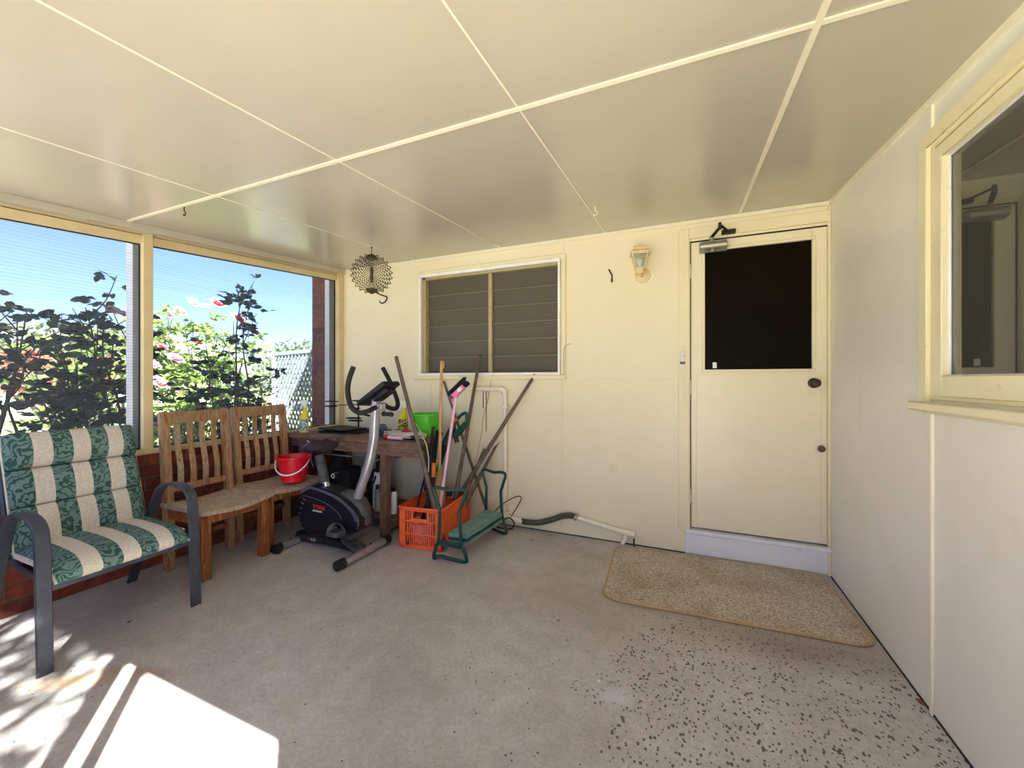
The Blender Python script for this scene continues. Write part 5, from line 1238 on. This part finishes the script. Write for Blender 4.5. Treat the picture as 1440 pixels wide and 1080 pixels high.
rose_bush('sunlit rose bush with a coral bloom and pink blooms beyond the screens', (-6.1,3.35,G), 18, (.75,.95), 2.2, (0,0), 3600, leaf_sunlit,
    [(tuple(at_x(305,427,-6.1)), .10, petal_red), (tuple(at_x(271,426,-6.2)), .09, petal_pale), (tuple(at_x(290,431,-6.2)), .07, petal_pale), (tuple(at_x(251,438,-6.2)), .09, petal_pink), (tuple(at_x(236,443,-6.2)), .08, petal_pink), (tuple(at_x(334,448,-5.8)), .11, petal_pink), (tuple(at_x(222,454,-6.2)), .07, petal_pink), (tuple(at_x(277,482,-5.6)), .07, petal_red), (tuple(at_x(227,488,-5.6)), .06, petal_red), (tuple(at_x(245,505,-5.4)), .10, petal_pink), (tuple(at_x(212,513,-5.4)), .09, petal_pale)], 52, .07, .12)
rose_bush('sunlit pink rose bush glimpsed just right of the shaded roses', (-6.6,2.45,G), 15, (.7,.75), 1.95, (0,0), 2000, leaf_sunlit, [(tuple(at_x(178,553,-6.0)), .10, petal_pale), (tuple(at_x(186,560,-6.0)), .08, petal_pink), (None,.07,petal_pink), (None,.07,petal_pale), (tuple(at_x(222,538,-5.9)), .10, petal_pink)], 61, .07, .12)
rose_bush('low sunlit rose bush in front of the lattice panel', (-5.35,3.55,G), 12, (.5,.45), 1.35, (0,0), 900, leaf_sunlit, [(None,.06,petal_pink),(None,.06,petal_pale)], 77, .055, .15)
rose_bush('pale sunlit shrub low beyond the middle post', (-5.6,2.75,G), 14, (.55,.6), 1.25, (0,0), 1500, leaf_sunlit, [(None,.06,petal_pale),(None,.06,petal_pink)], 83, .06, .1)

def tree(name, label, base, R, h, m, n_, seed, ls=.16, group=None, trunk=.12):
    random.seed(seed); base = V(base); t = thing(name, label, 'tree' if h > 2 else 'shrub', tuple(base))
    if group: t['group'] = group
    cb, lb = B(), B(); top = base+V((0,0,h*.75)); tube(cb, spline([base, base+V((.1,.05,h*.3)), top], 5), [trunk*(1-.7*i/10) for i in range(11)], 8)
    for k in range(10):
        a = random.uniform(0,6.28); s_ = base+V((0,0,h*random.uniform(.35,.6))); e_ = s_+V((R[0]*.8*math.cos(a), R[1]*.8*math.sin(a), h*.25)); tube(cb, [s_, s_.lerp(e_,.5)+V((0,0,.1)), e_], [trunk*.35, trunk*.25, trunk*.1], 5)
    for k in range(n_):
        while True:
            q = rnd(1)
            if q.length < 1 and q.length > .35: break
        p_ = base+V((q.x*R[0], q.y*R[1], h-R[2]+q.z*R[2])); leaflet(lb, p_, rnd(1), V((0,0,1))+rnd(.5), ls*random.uniform(.6,1.3), ls*.6)
    obj('trunk', cb, trunk_mat, t, fix=False); obj('crown', lb, m, t, sharp=3, fix=False); return t
tree('red_shrub', 'red leaved shrub in the garden beyond the shaded roses', (-9.6,3.0,G), (.9,1.2,.40), 1.85, leaf_red, 700, 5, .12)
tree('tan_shrub', 'orange tan foliage at the far left beyond the screens', (-12.5,1.2,G), (1.2,1.3,.6), 2.2, leaf_orange, 1500, 6, .10)
tree('garden_tree', 'pale grey-green tree on the skyline left of the middle post', (-17,6.2,G), (2.4,2.4,1.2), 3.1, leaf_tree, 3600, 8, .17)
tree('garden_tree', 'low grey-green tree on the skyline at the left edge', (-20,1.2,G), (2.5,3.0,.9), 2.3, leaf_tree, 3000, 9, .15)
tree('garden_tree', 'grey-green tree behind the lattice and right-hand roses', (-15.5,13.2,G), (2.5,2.5,1.4), 3.2, leaf_tree, 3000, 10, .2)
tree('yellow_shrub', 'small bright yellow-green shrub at lower far left', (-8.2,1.05,G), (.7,.7,.5), 1.5, leaf_sunlit, 900, 12, .09)
# pale far building
bl_ = thing('neighbour_house', 'pale low house far beyond the garden', 'building', (-26, 9, G))
b = B(); box(b, (-29,3,G), (-24,15,2.3)); obj('house_wall', b, pale_render, bl_)
b = B(); prism(b, [(-29.6,2.3),(-23.4,2.3),(-26.5,3.6)], 2.4, 15.6); obj('house_roof', b, roof_tin, bl_)
# lattice fence
lf = thing('lattice_fence', 'grey diamond lattice panel in the garden by the brick pier', 'fence', (-5.3, 4.35, G))
pA, pB = V((-4.30,4.06,0)), V((-6.3,4.60,0)); dv = (pB-pA); LL = dv.length; dv.normalize(); nv = V((-dv.y, dv.x, 0)); HT = 1.67; Z0 = G
b = B(); w_ = .022
def seg_clip(c, s):      # slat line z = s*x + c inside 0..LL, .05..HT
    pts = []
    for x in (0.0, LL):
        z = s*x+c
        if .0 <= z <= HT-Z0: pts.append((x, z))
    for z in (.0, HT-Z0):
        x = (z-c)/s
        if 0 < x < LL: pts.append((x, z))
    return pts[:2] if len(pts) >= 2 else None
for s, off in ((1.25, -.006), (-1.25, .006)):
    c = -3.0
    while c < 5:
        q = seg_clip(c, s)
        if q:
            a_ = pA+dv*q[0][0]+V((0,0,Z0+q[0][1]))+nv*off; c_ = pA+dv*q[1][0]+V((0,0,Z0+q[1][1]))+nv*off
            if (a_-c_).length > .03:
                t_ = (c_-a_).normalized(); sd = t_.cross(nv).normalized(); vv = []
                strap(b, [a_, c_], sd, .042, .010)
        c += .15
obj('lattice', b, lattice_mat, lf)
b = B()
for q in (0, LL): 
    p_ = pA+dv*q; box(b, (p_.x-.03,p_.y-.03,Z0), (p_.x+.03,p_.y+.03,HT+.04))
strap(b, [pA+V((0,0,HT)), pB+V((0,0,HT))], (0,0,1), .06, .04); obj('fence_frame', b, lattice_mat, lf)
# tree on the garden side that breaks up the sun
tree('shade_tree', 'leafy tree on the garden side of the porch', (.77,-2.58,G), (.90,.85,1.3), 5.4, leaf_tree, 2300, 15, .10)
